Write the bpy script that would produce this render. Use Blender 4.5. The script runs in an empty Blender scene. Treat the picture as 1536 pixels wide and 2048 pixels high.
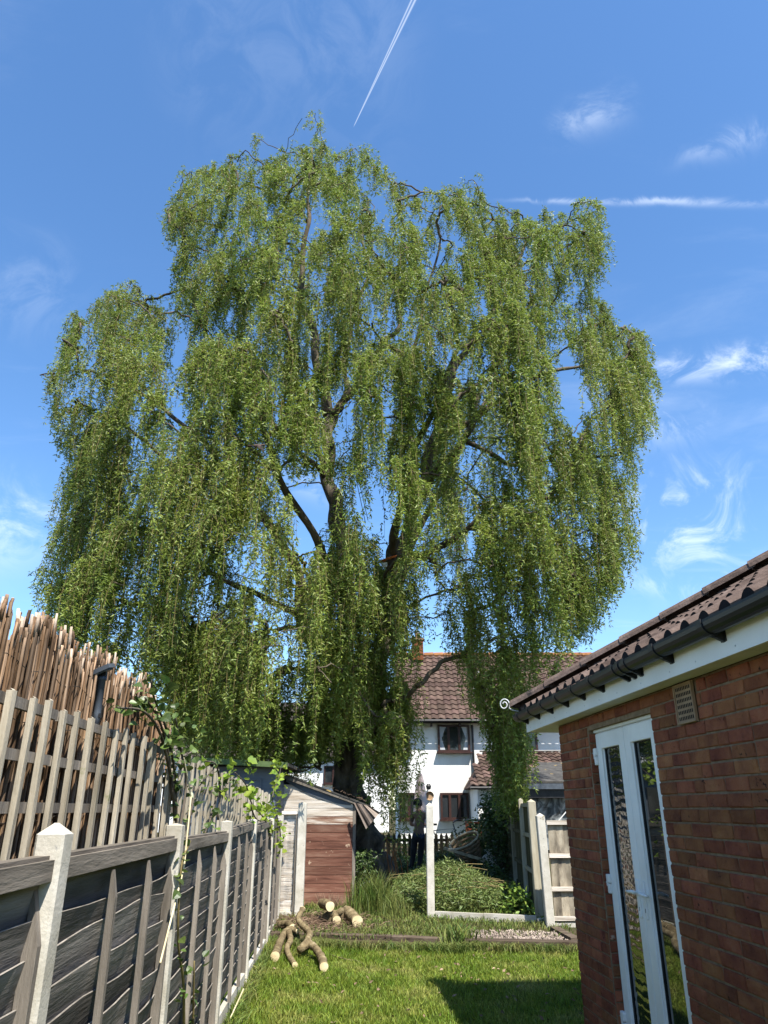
import bpy, math, random
import numpy as np
from mathutils import Vector, Matrix
random.seed(4)
R = math.radians
sc = bpy.context.scene
COL = sc.collection

# ------------------------------------------------------------------ camera
PITCH, FPX, CAMH = R(22.3), 1450.0, 1.65
cd = bpy.data.cameras.new('camera'); cam = bpy.data.objects.new('camera', cd); COL.objects.link(cam)
cam.location = (0, 0, CAMH); cam.rotation_euler = (R(90) + PITCH, 0, 0)
cd.sensor_fit = 'HORIZONTAL'; cd.sensor_width = 36; cd.lens = 36 * FPX / 1536
cd.clip_start = .05; cd.clip_end = 3000
sc.camera = cam

# ------------------------------------------------------------------ sky and sun
SUN_DIR = Vector((.246, -.435, .80)).normalized()
SUN_EL = math.asin(SUN_DIR.z); SUN_AZ = math.atan2(SUN_DIR.x, SUN_DIR.y)
wd = bpy.data.worlds.new('World'); sc.world = wd; wd.use_nodes = True
wt = wd.node_tree; wt.nodes.clear()
def wn(t, **kw):
    n = wt.nodes.new(t)
    for k, v in kw.items(): setattr(n, k, v)
    return n
def wl(a, b): wt.links.new(a, b)
sky = wn('ShaderNodeTexSky', sky_type='NISHITA', sun_disc=False)
sky.sun_elevation = SUN_EL; sky.sun_rotation = SUN_AZ
sky.air_density = 1.0; sky.dust_density = .35; sky.ozone_density = 3.2; sky.altitude = 50
bg = wn('ShaderNodeBackground'); bg.inputs['Strength'].default_value = .125
wo = wn('ShaderNodeOutputWorld')
tc = wn('ShaderNodeTexCoord')
def wmath(op, a, b=None, c=None):
    n = wn('ShaderNodeMath', operation=op)
    for i, v in enumerate((a, b, c)):
        if v is None: continue
        if isinstance(v, (int, float)): n.inputs[i].default_value = v
        else: wl(v, n.inputs[i])
    return n.outputs[0]
def wdot(v):
    n = wn('ShaderNodeVectorMath', operation='DOT_PRODUCT'); wl(tc.outputs['Generated'], n.inputs[0]); n.inputs[1].default_value = v
    return n.outputs['Value']
def wsmooth(val, lo, hi):
    n = wn('ShaderNodeMapRange', interpolation_type='SMOOTHSTEP'); wl(val, n.inputs[0])
    n.inputs[1].default_value = lo; n.inputs[2].default_value = hi
    return n.outputs[0]
def ray(x, y):
    r = (x - 768) / FPX; u = -(y - 1024) / FPX
    return Vector((r, math.cos(PITCH) - math.sin(PITCH) * u, math.sin(PITCH) + math.cos(PITCH) * u))
def at(x, y, Y):
    """the point at depth Y (metres ahead) that stands in direction (x, y) of the photograph"""
    a = ray(x, y); k = Y / a.y
    return Vector((a.x * k, Y, CAMH + a.z * k))
def onz(x, y, z):
    a = ray(x, y); k = (z - CAMH) / a.z
    return Vector((a.x * k, a.y * k, z))
# high thin cirrus: stretched noise on the sky's plane, gathered in a few streaks and two vapour trails
zc = wmath('MAXIMUM', wdot((0, 0, 1)), .06)
px = wmath('DIVIDE', wdot((1, 0, 0)), zc); py = wmath('DIVIDE', wdot((0, 1, 0)), zc)
cmb = wn('ShaderNodeCombineXYZ'); wl(px, cmb.inputs[0]); wl(py, cmb.inputs[1])
mp = wn('ShaderNodeMapping'); mp.inputs['Rotation'].default_value = (0, 0, R(35)); mp.inputs['Scale'].default_value = (.55, 1.7, 1)
wl(cmb.outputs[0], mp.inputs[0])
nz = wn('ShaderNodeTexNoise'); nz.inputs['Scale'].default_value = 1.3; nz.inputs['Detail'].default_value = 9; nz.inputs['Roughness'].default_value = .62; nz.inputs['Distortion'].default_value = .5
wl(mp.outputs[0], nz.inputs['Vector'])
nz2 = wn('ShaderNodeTexNoise'); nz2.inputs['Scale'].default_value = 13; nz2.inputs['Detail'].default_value = 8; nz2.inputs['Roughness'].default_value = .65; nz2.inputs['Distortion'].default_value = 1.2
wl(tc.outputs['Generated'], nz2.inputs['Vector'])
cover = wmath('MULTIPLY', wsmooth(nz.outputs[0], .52, .82), .14)
def streak(x0, y0, x1, y1, w0, w1, amt, feather=.25, wob=0.0, lo=.35, hi=.62):
    """a streak of cloud from one sky direction to another, as wide as w (radians) at either end"""
    a, b = ray(x0, y0).normalized(), ray(x1, y1).normalized()
    c = (a + b).normalized(); ax = (b - a).normalized(); n_ = c.cross(ax).normalized()
    half = (b - a).length / 2
    u = wmath('DIVIDE', wdot(ax), half); v = wdot(n_)
    if wob: v = wmath('ADD', v, wmath('MULTIPLY', wmath('SUBTRACT', nz2.outputs[0], .5), wob))
    wid = wmath('ADD', wmath('MULTIPLY', u, (w1 - w0) / 2), (w0 + w1) / 2)
    wid = wmath('MAXIMUM', wid, .0004)
    g = wmath('DIVIDE', v, wid); g = wmath('MULTIPLY', g, g)
    g = wmath('POWER', 2.718, wmath('MULTIPLY', g, -1.0))
    e = wsmooth(wmath('SUBTRACT', 1.0, wmath('ABSOLUTE', u)), 0, feather)
    front = wsmooth(wdot(c), .3, .6)
    m = wmath('MULTIPLY', wmath('MULTIPLY', g, e), wmath('MULTIPLY', front, amt))
    if lo is not None: m = wmath('MULTIPLY', m, wsmooth(nz2.outputs[0], lo, hi))
    return m
for s in (streak(845, -30, 706, 256, .0012, .0003, .34, .08, 0, None), streak(837, -30, 708, 252, .0010, .0003, .32, .08, 0, None),
          streak(960, 402, 1660, 408, .0018, .005, .32, .7, .018, .30, .66), streak(1160, 770, 1740, 700, .012, .018, .55, .8, .045, .38, .70),
          streak(1060, 280, 1300, 200, .012, .022, .30, 1.0, .06, .36, .74), streak(1290, 340, 1620, 245, .009, .016, .26, 1.0, .05, .36, .74),
          streak(1130, 1010, 1620, 1130, .05, .075, .62, 1.0, .10, .44, .76), streak(1200, 890, 1480, 825, .02, .03, .34, 1.0, .07, .42, .72),
          streak(1180, 1160, 1540, 1200, .010, .02, .4, 1.0, .05, .42, .7), streak(-160, 1110, 190, 1030, .05, .04, .5, 1.0, .08, .40, .75),
          streak(-120, 660, 220, 540, .04, .05, .10, 1.0, .08, .4, .75), streak(470, 930, 760, 1020, .02, .02, .22, 1.0, .05, .4, .7),
          streak(250, 80, 900, 60, .10, .12, .05, .5, .1, .35, .7)):
    cover = wmath('MAXIMUM', cover, s)
# a very thin veil low down
cover = wmath('MINIMUM', cover, .9)
hs = wn('ShaderNodeHueSaturation'); hs.inputs['Saturation'].default_value = 1.16; hs.inputs['Value'].default_value = 1.0
wl(sky.outputs[0], hs.inputs['Color'])
mx = wn('ShaderNodeMix', data_type='RGBA'); wl(cover, mx.inputs['Factor']); wl(hs.outputs[0], mx.inputs['A']); mx.inputs['B'].default_value = (5.6, 6.0, 6.4, 1)
wl(mx.outputs['Result'], bg.inputs['Color']); wl(bg.outputs[0], wo.inputs['Surface'])

sl = bpy.data.lights.new('sun', 'SUN'); sun = bpy.data.objects.new('sun', sl); COL.objects.link(sun)
sl.energy = 4.6; sl.angle = R(.53); sl.color = (1, .95, .87)
sun.rotation_euler = (-SUN_DIR).to_track_quat('-Z', 'Y').to_euler(); sun.location = (6, -10, 20)
vs = sc.view_settings; vs.view_transform = 'Standard'; vs.look = 'None'; vs.exposure = 1.14; vs.gamma = 1; vs.use_curve_mapping = False

# ------------------------------------------------------------------ helpers
class MB:
    """collects shapes; build() links them as ONE mesh object"""
    def __init__(s): s.v = []; s.f = []; s.m = []; s.cur = 0
    def quad(s, *p):
        b = len(s.v); s.v += [tuple(q) for q in p]; s.f.append(tuple(range(b, b + len(p)))); s.m.append(s.cur)
    def box(s, c, size, M=None):
        x, y, z = (k / 2 for k in size); c = Vector(c); b = len(s.v)
        for sx, sy, sz in ((-1,-1,-1),(1,-1,-1),(1,1,-1),(-1,1,-1),(-1,-1,1),(1,-1,1),(1,1,1),(-1,1,1)):
            q = Vector((sx * x, sy * y, sz * z))
            if M is not None: q = M @ q
            s.v.append(tuple(q + c))
        for f in ((3,2,1,0),(4,5,6,7),(0,1,5,4),(1,2,6,5),(2,3,7,6),(3,0,4,7)):
            s.f.append(tuple(b + i for i in f)); s.m.append(s.cur)
        return s
    def bar(s, a, b, w, h, up=(0, 0, 1)):
        a, b = Vector(a), Vector(b); d = (b - a); L = d.length; d.normalize()
        x = d.cross(Vector(up));
        if x.length < 1e-4: x = d.cross(Vector((0, 1, 0)))
        x.normalize(); z = x.cross(d)
        M = Matrix((x, d, z)).transposed()
        return s.box((a + b) / 2, (w, L, h), M)
    def tube(s, pts, rad, n=8, cap=True, squash=1.0):
        pts = [Vector(p) for p in pts]; b = len(s.v)
        if isinstance(rad, (int, float)): rad = [rad] * len(pts)
        ref = None
        for i, p in enumerate(pts):
            d = (pts[min(i + 1, len(pts) - 1)] - pts[max(i - 1, 0)]).normalized()
            if ref is None: ref = Vector((1, 0, 0)) if abs(d.x) < .8 else Vector((0, 1, 0))
            x = (ref - d * ref.dot(d)).normalized(); y = d.cross(x); ref = x
            for k in range(n):
                a = 2 * math.pi * k / n
                s.v.append(tuple(p + (x * math.cos(a) + y * math.sin(a) * squash) * rad[i]))
        for i in range(len(pts) - 1):
            for k in range(n):
                s.f.append((b + i * n + k, b + i * n + (k + 1) % n, b + (i + 1) * n + (k + 1) % n, b + (i + 1) * n + k)); s.m.append(s.cur)
        if cap:
            s.f.append(tuple(b + k for k in range(n))[::-1]); s.m.append(s.cur)
            s.f.append(tuple(b + (len(pts) - 1) * n + k for k in range(n))); s.m.append(s.cur)
        return s
    def prism(s, poly, off):
        """polygon (3-D points) pushed along off"""
        off = Vector(off); n = len(poly); b = len(s.v)
        s.v += [tuple(p) for p in poly] + [tuple(Vector(p) + off) for p in poly]
        s.f.append(tuple(range(b, b + n))[::-1]); s.f.append(tuple(range(b + n, b + 2 * n))); s.m += [s.cur] * 2
        for i in range(n):
            j = (i + 1) % n; s.f.append((b + i, b + j, b + n + j, b + n + i)); s.m.append(s.cur)
        return s
    def lathe(s, prof, c=(0, 0, 0), n=12):
        b = len(s.v)
        for r, z in prof:
            for k in range(n):
                a = 2 * math.pi * k / n; s.v.append((c[0] + r * math.cos(a), c[1] + r * math.sin(a), c[2] + z))
        for i in range(len(prof) - 1):
            for k in range(n):
                s.f.append((b + i * n + k, b + i * n + (k + 1) % n, b + (i + 1) * n + (k + 1) % n, b + (i + 1) * n + k)); s.m.append(s.cur)
        return s
    def mesh(s, name, mats, smooth=False):
        me = bpy.data.meshes.new(name); me.from_pydata(s.v, [], s.f)
        for m in (mats if isinstance(mats, (list, tuple)) else [mats]): me.materials.append(m)
        if any(s.m): me.polygons.foreach_set('material_index', s.m)
        if smooth: me.polygons.foreach_set('use_smooth', [True] * len(me.polygons))
        me.validate(); me.update()
        return me
    def build(s, name, mats, parent=None, smooth=False):
        return obj(name, s.mesh(name, mats, smooth), parent)
def obj(name, me, parent=None, loc=None, rot=None, scale=None):
    o = bpy.data.objects.new(name, me); COL.objects.link(o); o.parent = parent
    if loc is not None: o.location = loc
    if rot is not None: o.rotation_euler = rot
    if scale is not None: o.scale = scale
    return o
def tag(o, label=None, cat=None, group=None, kind=None):
    if label: o['label'] = label
    if cat: o['category'] = cat
    if group: o['group'] = group
    if kind: o['kind'] = kind
    return o
def thing(name, label, cat, loc=(0, 0, 0), rz=0, group=None):
    o = bpy.data.objects.new(name, None); COL.objects.link(o); o.empty_display_size = .1
    o.location = loc; o.rotation_euler = (0, 0, rz)
    return tag(o, label, cat, group)
def npmesh(name, V, F, mat, attr=None, smooth=False):
    """numpy verts (n,3) and faces (m,k) to a mesh; attr = one float per vertex called rnd"""
    me = bpy.data.meshes.new(name); V = np.ascontiguousarray(V, dtype=np.float32); F = np.ascontiguousarray(F, dtype=np.int32)
    me.vertices.add(len(V)); me.vertices.foreach_set('co', V.ravel())
    m, k = F.shape
    me.loops.add(m * k); me.loops.foreach_set('vertex_index', F.ravel())
    me.polygons.add(m); me.polygons.foreach_set('loop_start', np.arange(0, m * k, k, dtype=np.int32))
    me.materials.append(mat)
    if smooth: me.polygons.foreach_set('use_smooth', np.ones(m, dtype=bool))
    if attr is not None:
        a = me.attributes.new('rnd', 'FLOAT', 'POINT'); a.data.foreach_set('value', np.ascontiguousarray(attr, dtype=np.float32))
    me.update(calc_edges=True)
    return me

# ------------------------------------------------------------------ materials
def M(name, cols, scale=6, stretch=(1, 1, 1), rough=.8, bump=.3, bscale=None, rand=.25, hue=0.0, spec=.3, detail=6, metal=0, spots=None, attr=False, trans=0, world=False, dist=0.0, nrough=.6, patch=None, lat=None):
    """noise-driven procedural material. cols = colour stops; rand = brightness spread between pieces; spots = (colour, scale, threshold)"""
    m = bpy.data.materials.new(name); m.use_nodes = True; t = m.node_tree; N = t.nodes; N.clear(); L = t.links.new
    def nn(tp, **kw):
        q = N.new(tp)
        for k, v in kw.items(): setattr(q, k, v)
        return q
    out = nn('ShaderNodeOutputMaterial'); b = nn('ShaderNodeBsdfPrincipled')
    b.inputs['Roughness'].default_value = rough; b.inputs['Specular IOR Level'].default_value = spec; b.inputs['Metallic'].default_value = metal
    tcn = nn('ShaderNodeTexCoord'); oi = nn('ShaderNodeObjectInfo')
    if attr:
        at_ = nn('ShaderNodeAttribute', attribute_name='rnd'); rnd = at_.outputs['Fac']
    else: rnd = oi.outputs['Random']
    if world:
        geo = nn('ShaderNodeNewGeometry'); vec = geo.outputs['Position']
    else: vec = tcn.outputs['Object']
    mul = nn('ShaderNodeMath', operation='MULTIPLY'); L(rnd, mul.inputs[0]); mul.inputs[1].default_value = 0 if world else 43.0
    add = nn('ShaderNodeVectorMath', operation='ADD'); L(vec, add.inputs[0]); L(mul.outputs[0], add.inputs[1])
    mp_ = nn('ShaderNodeMapping'); mp_.inputs['Scale'].default_value = stretch; L(add.outputs[0], mp_.inputs[0])
    nz_ = nn('ShaderNodeTexNoise'); nz_.inputs['Scale'].default_value = scale; nz_.inputs['Detail'].default_value = detail; nz_.inputs['Roughness'].default_value = nrough; nz_.inputs['Distortion'].default_value = dist
    L(mp_.outputs[0], nz_.inputs['Vector'])
    cr = nn('ShaderNodeValToRGB'); el = cr.color_ramp.elements
    while len(el) > 1: el.remove(el[-1])
    el[0].position = cols[0][0]; el[0].color = (*cols[0][1], 1)
    for p_, c_ in cols[1:]:
        e_ = el.new(p_); e_.color = (*c_, 1)
    L(nz_.outputs[0], cr.inputs[0]); colr = cr.outputs[0]
    if rand or hue:
        hsv = nn('ShaderNodeHueSaturation')
        mr = nn('ShaderNodeMapRange'); L(rnd, mr.inputs[0]); mr.inputs[3].default_value = 1 - rand; mr.inputs[4].default_value = 1 + rand
        L(mr.outputs[0], hsv.inputs['Value'])
        if hue:
            wnz = nn('ShaderNodeTexWhiteNoise', noise_dimensions='1D'); L(rnd, wnz.inputs['W'])
            mr2 = nn('ShaderNodeMapRange'); L(wnz.outputs['Value'], mr2.inputs[0]); mr2.inputs[3].default_value = .5 - hue; mr2.inputs[4].default_value = .5 + hue
            L(mr2.outputs[0], hsv.inputs['Hue'])
        L(colr, hsv.inputs['Color']); colr = hsv.outputs[0]
    for sp in (spots if isinstance(spots, list) else [spots] if spots else []):
        n3 = nn('ShaderNodeTexNoise'); n3.inputs['Scale'].default_value = sp[1]; n3.inputs['Detail'].default_value = 5; n3.inputs['Roughness'].default_value = .65
        L(mp_.outputs[0] if len(sp) > 3 and sp[3] else add.outputs[0], n3.inputs['Vector'])
        r3 = nn('ShaderNodeMapRange'); L(n3.outputs[0], r3.inputs[0]); r3.inputs[1].default_value = sp[2]; r3.inputs[2].default_value = sp[2] + .06
        mx_ = nn('ShaderNodeMix', data_type='RGBA'); L(r3.outputs[0], mx_.inputs['Factor']); L(colr, mx_.inputs['A']); mx_.inputs['B'].default_value = (*sp[0], 1); colr = mx_.outputs['Result']
    L(colr, b.inputs['Base Color'])
    if bump:
        n2 = nn('ShaderNodeTexNoise'); n2.inputs['Scale'].default_value = bscale or scale * 3; n2.inputs['Detail'].default_value = 6; n2.inputs['Roughness'].default_value = .65
        L(mp_.outputs[0], n2.inputs['Vector'])
        bp = nn('ShaderNodeBump'); bp.inputs['Strength'].default_value = bump; bp.inputs['Distance'].default_value = .02; L(n2.outputs[0], bp.inputs['Height']); L(bp.outputs[0], b.inputs['Normal'])
    res = b.outputs[0]
    if trans:
        tr = nn('ShaderNodeBsdfTranslucent'); L(colr, tr.inputs['Color'])
        ms = nn('ShaderNodeMixShader'); ms.inputs[0].default_value = trans; L(res, ms.inputs[1]); L(tr.outputs[0], ms.inputs[2]); res = ms.outputs[0]
    L(res, out.inputs['Surface'])
    return m
def C(h, g=1.0):
    """sRGB hex to linear"""
    v = [int(h[i:i+2], 16) / 255 for i in (0, 2, 4)]
    return tuple((c / 12.92 if c <= .04045 else ((c + .055) / 1.055) ** 2.4) * g for c in v)
two = lambda a, b, lo=.35, hi=.65: [(lo, a), (hi, b)]
MT = {}
MT['lawn'] = M('lawn', [(.3, (.045, .06, .012)), (.55, (.07, .10, .016)), (.75, (.13, .13, .04))], 3, rough=1, bump=.5, bscale=60, rand=0, spec=.05)
MT['ground'] = M('ground', [(.3, (.035, .030, .018)), (.5, (.075, .06, .035)), (.62, (.06, .07, .02)), (.8, (.12, .10, .05))], 2.2, rough=1, bump=.6, bscale=40, rand=0, spec=.05)
MT['grass'] = M('grass', [(.32, (.105, .175, .014)), (.52, (.18, .235, .030)), (.70, (.31, .30, .085))], 1.7, rough=.55, bump=0, rand=.5, hue=.03, spec=.25, attr=True, trans=.35, world=True)
MT['weed'] = M('weed', [(.35, (.09, .145, .025)), (.65, (.19, .20, .055))], 2, rough=.6, bump=0, rand=.5, hue=.04, spec=.25, attr=True, trans=.3, world=True)
MT['leaf'] = M('willow_leaf', [(.3, (.165, .232, .036)), (.7, (.265, .315, .064))], .45, rough=.46, bump=0, rand=.48, hue=.02, spec=.42, attr=True, trans=.42, world=True)
MT['twig'] = M('willow_twig', two((.14, .11, .045), (.22, .17, .07)), 3, rough=.8, bump=0, rand=0, world=True)
MT['bark'] = M('willow_bark', [(.3, (.040, .033, .026)), (.55, (.125, .104, .080)), (.75, (.23, .20, .16))], 5, (1.6, 1.6, .5), rough=1, bump=1.0, bscale=9, rand=0, spec=.1, spots=((.13, .10, .03), 2.5, .62))
MT['branch'] = M('willow_branch_bark', [(.3, (.045, .036, .026)), (.7, (.17, .14, .10))], 3, (1, 1, 1), rough=.95, bump=.5, bscale=20, rand=0, spec=.1, world=True)
MT['conc'] = M('concrete', [(.3, (.36, .33, .26)), (.6, (.53, .50, .43)), (.8, (.62, .59, .52))], 4, rough=.95, bump=.22, bscale=70, rand=.1, spec=.1, spots=[((.22, .17, .08), 7, .66), ((.30, .29, .27), 30, .63)])
MT['darkwood'] = M('lap_board', [(.3, (.075, .068, .060)), (.5, (.145, .132, .116)), (.75, (.28, .25, .215))], 3.5, (1, .25, 3), rough=.95, bump=.5, bscale=9, rand=.35, spec=.1, spots=((.16, .14, .115), 6, .66, True))
MT['greywood'] = M('weathered_batten', [(.3, (.11, .095, .078)), (.55, (.20, .175, .145)), (.78, (.30, .265, .22))], 4, (3, 3, .4), rough=.95, bump=.5, bscale=12, rand=.2, spec=.1)
MT['rail'] = M('weathered_rail', [(.3, (.10, .088, .072)), (.55, (.19, .165, .135)), (.78, (.29, .255, .21))], 4, (3, .35, 3), rough=.95, bump=.3, bscale=12, rand=.2, spec=.1)
MT['slat'] = M('trellis_slat', [(.3, (.21, .18, .13)), (.55, (.38, .335, .255)), (.78, (.50, .45, .36))], 4, (3, 3, .4), rough=.95, bump=.4, bscale=14, rand=.2, spec=.1, spots=((.22, .22, .11), 5, .64))
MT['reed'] = M('reed', [(.3, (.045, .026, .014)), (.46, (.15, .088, .046)), (.74, (.40, .29, .20))], 5, (6, 6, .7), rough=.75, bump=.2, rand=.6, spec=.2, spots=((.50, .40, .31), 9, .70))
MT['reedend'] = M('reed_cut_end', two((.40, .30, .21), (.55, .44, .34)), 9, rough=.9, bump=.2, rand=.25)
MT['wire'] = M('wire', two((.03, .025, .02), (.06, .05, .04)), 9, rough=.6, bump=0, rand=0)
BRK = [(.25, (.11, .037, .025)), (.42, (.215, .074, .041)), (.58, (.28, .104, .050)), (.75, (.335, .145, .068))]
def brickmat(name, attr):
    return M(name, BRK, 6, (1, 1, 1), rough=.95, bump=1.0, bscale=22, rand=.25, hue=.010, spec=.1, attr=attr, spots=[((.028, .016, .012), 21, .635), ((.46, .34, .26), 5.5, .70)])
MT['brick'] = brickmat('brick', False); MT['bricks'] = brickmat('brick_joined', True)
MT['mortar'] = M('mortar', two((.19, .130, .080), (.28, .20, .13)), 20, rough=1, bump=.5, rand=0, spec=.05)
MT['upvc'] = M('white_plastic', two((.74, .72, .68), (.83, .81, .77)), 3, rough=.4, bump=0, rand=.03, spec=.4, spots=((.55, .52, .47), 9, .72))
MT['soffit'] = M('soffit_board', two((.60, .57, .52), (.72, .70, .66)), 3, rough=.6, bump=.05, rand=0)
MT['gutter'] = M('black_gutter', two((.009, .011, .014), (.018, .021, .026)), 5, (1, .3, 1), rough=.34, bump=0, rand=.1, spec=.25)
MT['btile'] = M('brown_roof_tile', [(.3, (.060, .042, .034)), (.55, (.115, .082, .066)), (.78, (.17, .13, .11))], 9, rough=.95, bump=.5, bscale=40, rand=.2, spec=.1, spots=[((.50, .46, .37), 16, .705), ((.035, .03, .028), 6, .62)])
MT['wtile'] = M('red_brown_roof_tile', [(.3, (.060, .040, .033)), (.6, (.108, .072, .058)), (.8, (.165, .115, .092))], 3, rough=.95, bump=.3, rand=.3, hue=.012, spec=.1, spots=((.40, .36, .28), 7, .735))
MT['wtiles'] = M('red_brown_roof_tile_joined', [(.3, (.060, .040, .033)), (.6, (.108, .072, .058)), (.8, (.165, .115, .092))], 3, rough=.95, bump=.3, rand=.3, hue=.012, spec=.1, attr=True)
MT['gtiles'] = M('grey_roof_tile_joined', [(.3, (.06, .05, .044)), (.6, (.12, .10, .088)), (.8, (.2, .17, .15))], 3, rough=.95, bump=.3, rand=.3, spec=.1, attr=True)
MT['otiles'] = M('orange_ridge_tile', [(.3, (.20, .09, .04)), (.7, (.34, .17, .08))], 3, rough=.95, bump=.3, rand=.25, spec=.1)
MT['render'] = M('white_render', [(.3, (.66, .65, .61)), (.5, (.78, .78, .75)), (.7, (.84, .84, .82))], .9, (1, 1, .4), rough=.95, bump=.25, bscale=60, rand=0, spec=.1)
MT['dframe'] = M('dark_brown_frame', two((.030, .014, .012), (.055, .026, .021)), 4, rough=.4, bump=0, rand=.1)
MT['glassdark'] = M('window_glass', two((.010, .012, .014), (.028, .032, .036)), 1.0, rough=.03, bump=0, rand=.4, spec=.6)
MT['curtain'] = M('net_curtain', two((.36, .38, .40), (.5, .52, .54)), 9, (6, 1, .4), rough=.9, bump=.3, rand=.1)
MT['greenfelt'] = M('green_roof_edge', two((.065, .105, .036), (.105, .15, .055)), 6, rough=.7, bump=.2, rand=0, spots=((.6, .6, .5), 26, .76))
MT['greypaint'] = M('blue_grey_paint', two((.085, .10, .12), (.12, .14, .165)), 3, (.4, 1, 5), rough=.7, bump=.1, rand=.15)
MT['redplank'] = M('red_brown_plank', [(.3, (.085, .038, .027)), (.5, (.165, .076, .052)), (.72, (.26, .15, .105))], 3, (.5, 2, 4), rough=.9, bump=.35, bscale=10, rand=.22, spec=.1, spots=[((.45, .33, .23), 9, .655), ((.035, .02, .015), 7, .66)])
MT['paleplank'] = M('bleached_plank', [(.3, (.34, .27, .20)), (.48, (.60, .53, .44)), (.75, (.74, .69, .62))], 4, (.35, 2, 5), rough=.95, bump=.5, bscale=10, rand=.15, spec=.1, spots=((.09, .06, .05), 7, .68, True))
MT['fadedplank'] = M('half_bleached_plank', [(.38, (.17, .085, .06)), (.5, (.30, .20, .14)), (.62, (.58, .50, .42))], 4, (.5, 2, 5), rough=.95, bump=.4, bscale=10, rand=.1, spec=.1)
MT['closeboard'] = M('close_board', [(.3, (.06, .05, .042)), (.5, (.26, .22, .16)), (.7, (.46, .40, .30))], 3, (2.5, 2.5, .8), rough=.95, bump=.5, bscale=10, rand=.25, spec=.1)
MT['greenboard'] = M('greenish_board', [(.3, (.06, .052, .025)), (.6, (.125, .11, .055)), (.8, (.2, .175, .10))], 3, (3, 3, .5), rough=.95, bump=.4, bscale=10, rand=.3, spec=.1)
MT['postwood'] = M('pale_post_wood', [(.3, (.26, .225, .155)), (.6, (.42, .38, .28)), (.8, (.52, .48, .38))], 4, (3, 3, .4), rough=.95, bump=.4, rand=.15, spec=.1)
MT['felt'] = M('roofing_felt', two((.032, .030, .027), (.075, .07, .062)), 5, rough=.95, bump=.4, rand=.1, spots=((.40, .27, .09), 3.2, .60))
MT['picket'] = M('shade_dark_picket', two((.028, .024, .014), (.07, .062, .038)), 5, (3, 3, .5), rough=.95, bump=.3, rand=.4)  # dark colour paints in the shade this fence stands in
MT['steel'] = M('weathered_sheet', two((.075, .058, .045), (.16, .125, .10)), 3, (1, 3, 1), rough=.5, bump=.15, rand=0, metal=.25)
MT['blackmetal'] = M('black_metal', two((.012, .012, .013), (.03, .03, .032)), 8, rough=.45, bump=0, rand=.1)
MT['lampgrey'] = M('slate_grey_plastic', two((.055, .065, .08), (.085, .10, .12)), 8, rough=.45, bump=0, rand=0)
MT['sleeper'] = M('sleeper_timber', [(.3, (.05, .036, .026)), (.55, (.105, .08, .058)), (.78, (.2, .16, .12))], 4, (.4, 3, 3), rough=.95, bump=.6, bscale=9, rand=.2, spec=.1)
MT['log'] = M('log_bark', [(.3, (.085, .062, .035)), (.55, (.20, .155, .085)), (.78, (.31, .26, .16))], 12, rough=.95, bump=1.0, bscale=34, rand=.2, spec=.1, spots=((.26, .24, .07), 5, .64))
MT['cut'] = M('cut_wood', [(.3, (.52, .40, .21)), (.6, (.72, .60, .37)), (.8, (.80, .70, .48))], 8, rough=.85, bump=.3, rand=.08, spots=((.42, .26, .1), 9, .70))
MT['gravel'] = M('gravel', [(.3, (.15, .115, .09)), (.7, (.36, .295, .24))], 2, rough=.95, bump=.2, rand=.6, attr=True, world=True)
MT['shrubleaf'] = M('shrub_leaf', [(.3, (.055, .10, .022)), (.7, (.13, .175, .04))], 8, rough=.4, bump=.1, rand=.45, hue=.02, spec=.45, trans=.3)
MT['vineleaf'] = M('vine_leaf', [(.3, (.16, .26, .02)), (.7, (.28, .36, .05))], 8, rough=.5, bump=.1, rand=.3, hue=.02, spec=.35, trans=.4)
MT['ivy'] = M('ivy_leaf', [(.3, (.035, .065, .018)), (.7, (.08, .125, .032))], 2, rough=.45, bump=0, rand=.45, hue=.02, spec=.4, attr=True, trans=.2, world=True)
MT['brush'] = M('cut_brush_leaf', [(.3, (.085, .135, .03)), (.7, (.19, .23, .07))], 1.5, rough=.5, bump=0, rand=.45, hue=.025, spec=.4, attr=True, trans=.25, world=True)
MT['twigbrown'] = M('dead_twig', two((.10, .058, .036), (.30, .21, .14)), 5, rough=.95, bump=0, rand=.3, attr=True, world=True)
MT['cane'] = M('cane', two((.45, .38, .22), (.6, .53, .35)), 8, rough=.7, bump=0, rand=.2)
MT['hutch'] = M('orange_red_timber', two((.36, .075, .03), (.46, .11, .05)), 5, rough=.7, bump=.1, rand=.1)
MT['white'] = M('white_sheet', two((.62, .62, .60), (.74, .74, .72)), 3, rough=.8, bump=.2, rand=.05)
MT['tarp'] = M('clear_sheeting', [(.35, (.02, .022, .024)), (.5, (.10, .11, .115)), (.7, (.34, .36, .36))], 3, (1, 1, 1), rough=.35, bump=.4, rand=0, dist=1.5)
MT['terra'] = M('terracotta', two((.26, .165, .095), (.35, .235, .14)), 8, rough=.9, bump=.2, rand=0)
MT['void'] = M('dark_cavity', two((.006, .005, .005), (.012, .010, .010)), 8, rough=1, bump=0, rand=0)  # near-black colour stands in for the shade inside openings; also used for eyes
MT['orange'] = M('orange_strap', two((.50, .12, .03), (.62, .2, .06)), 8, rough=.7, bump=0, rand=0)
MT['pink'] = M('pale_pink_canvas', two((.56, .44, .42), (.66, .55, .52)), 4, (1, 1, .3), rough=.9, bump=.2, rand=0)
MT['bird'] = M('brown_plumage', two((.05, .034, .027), (.11, .075, .06)), 14, rough=.8, bump=.2, rand=0)
MT['basket'] = M('wicker', two((.10, .07, .04), (.24, .18, .11)), 18, (1, 1, 4), rough=.9, bump=.5, rand=.1)
MT['yellow'] = M('yellow_petal', two((.62, .44, .02), (.72, .55, .04)), 5, rough=.7, bump=0, rand=.1)
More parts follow.
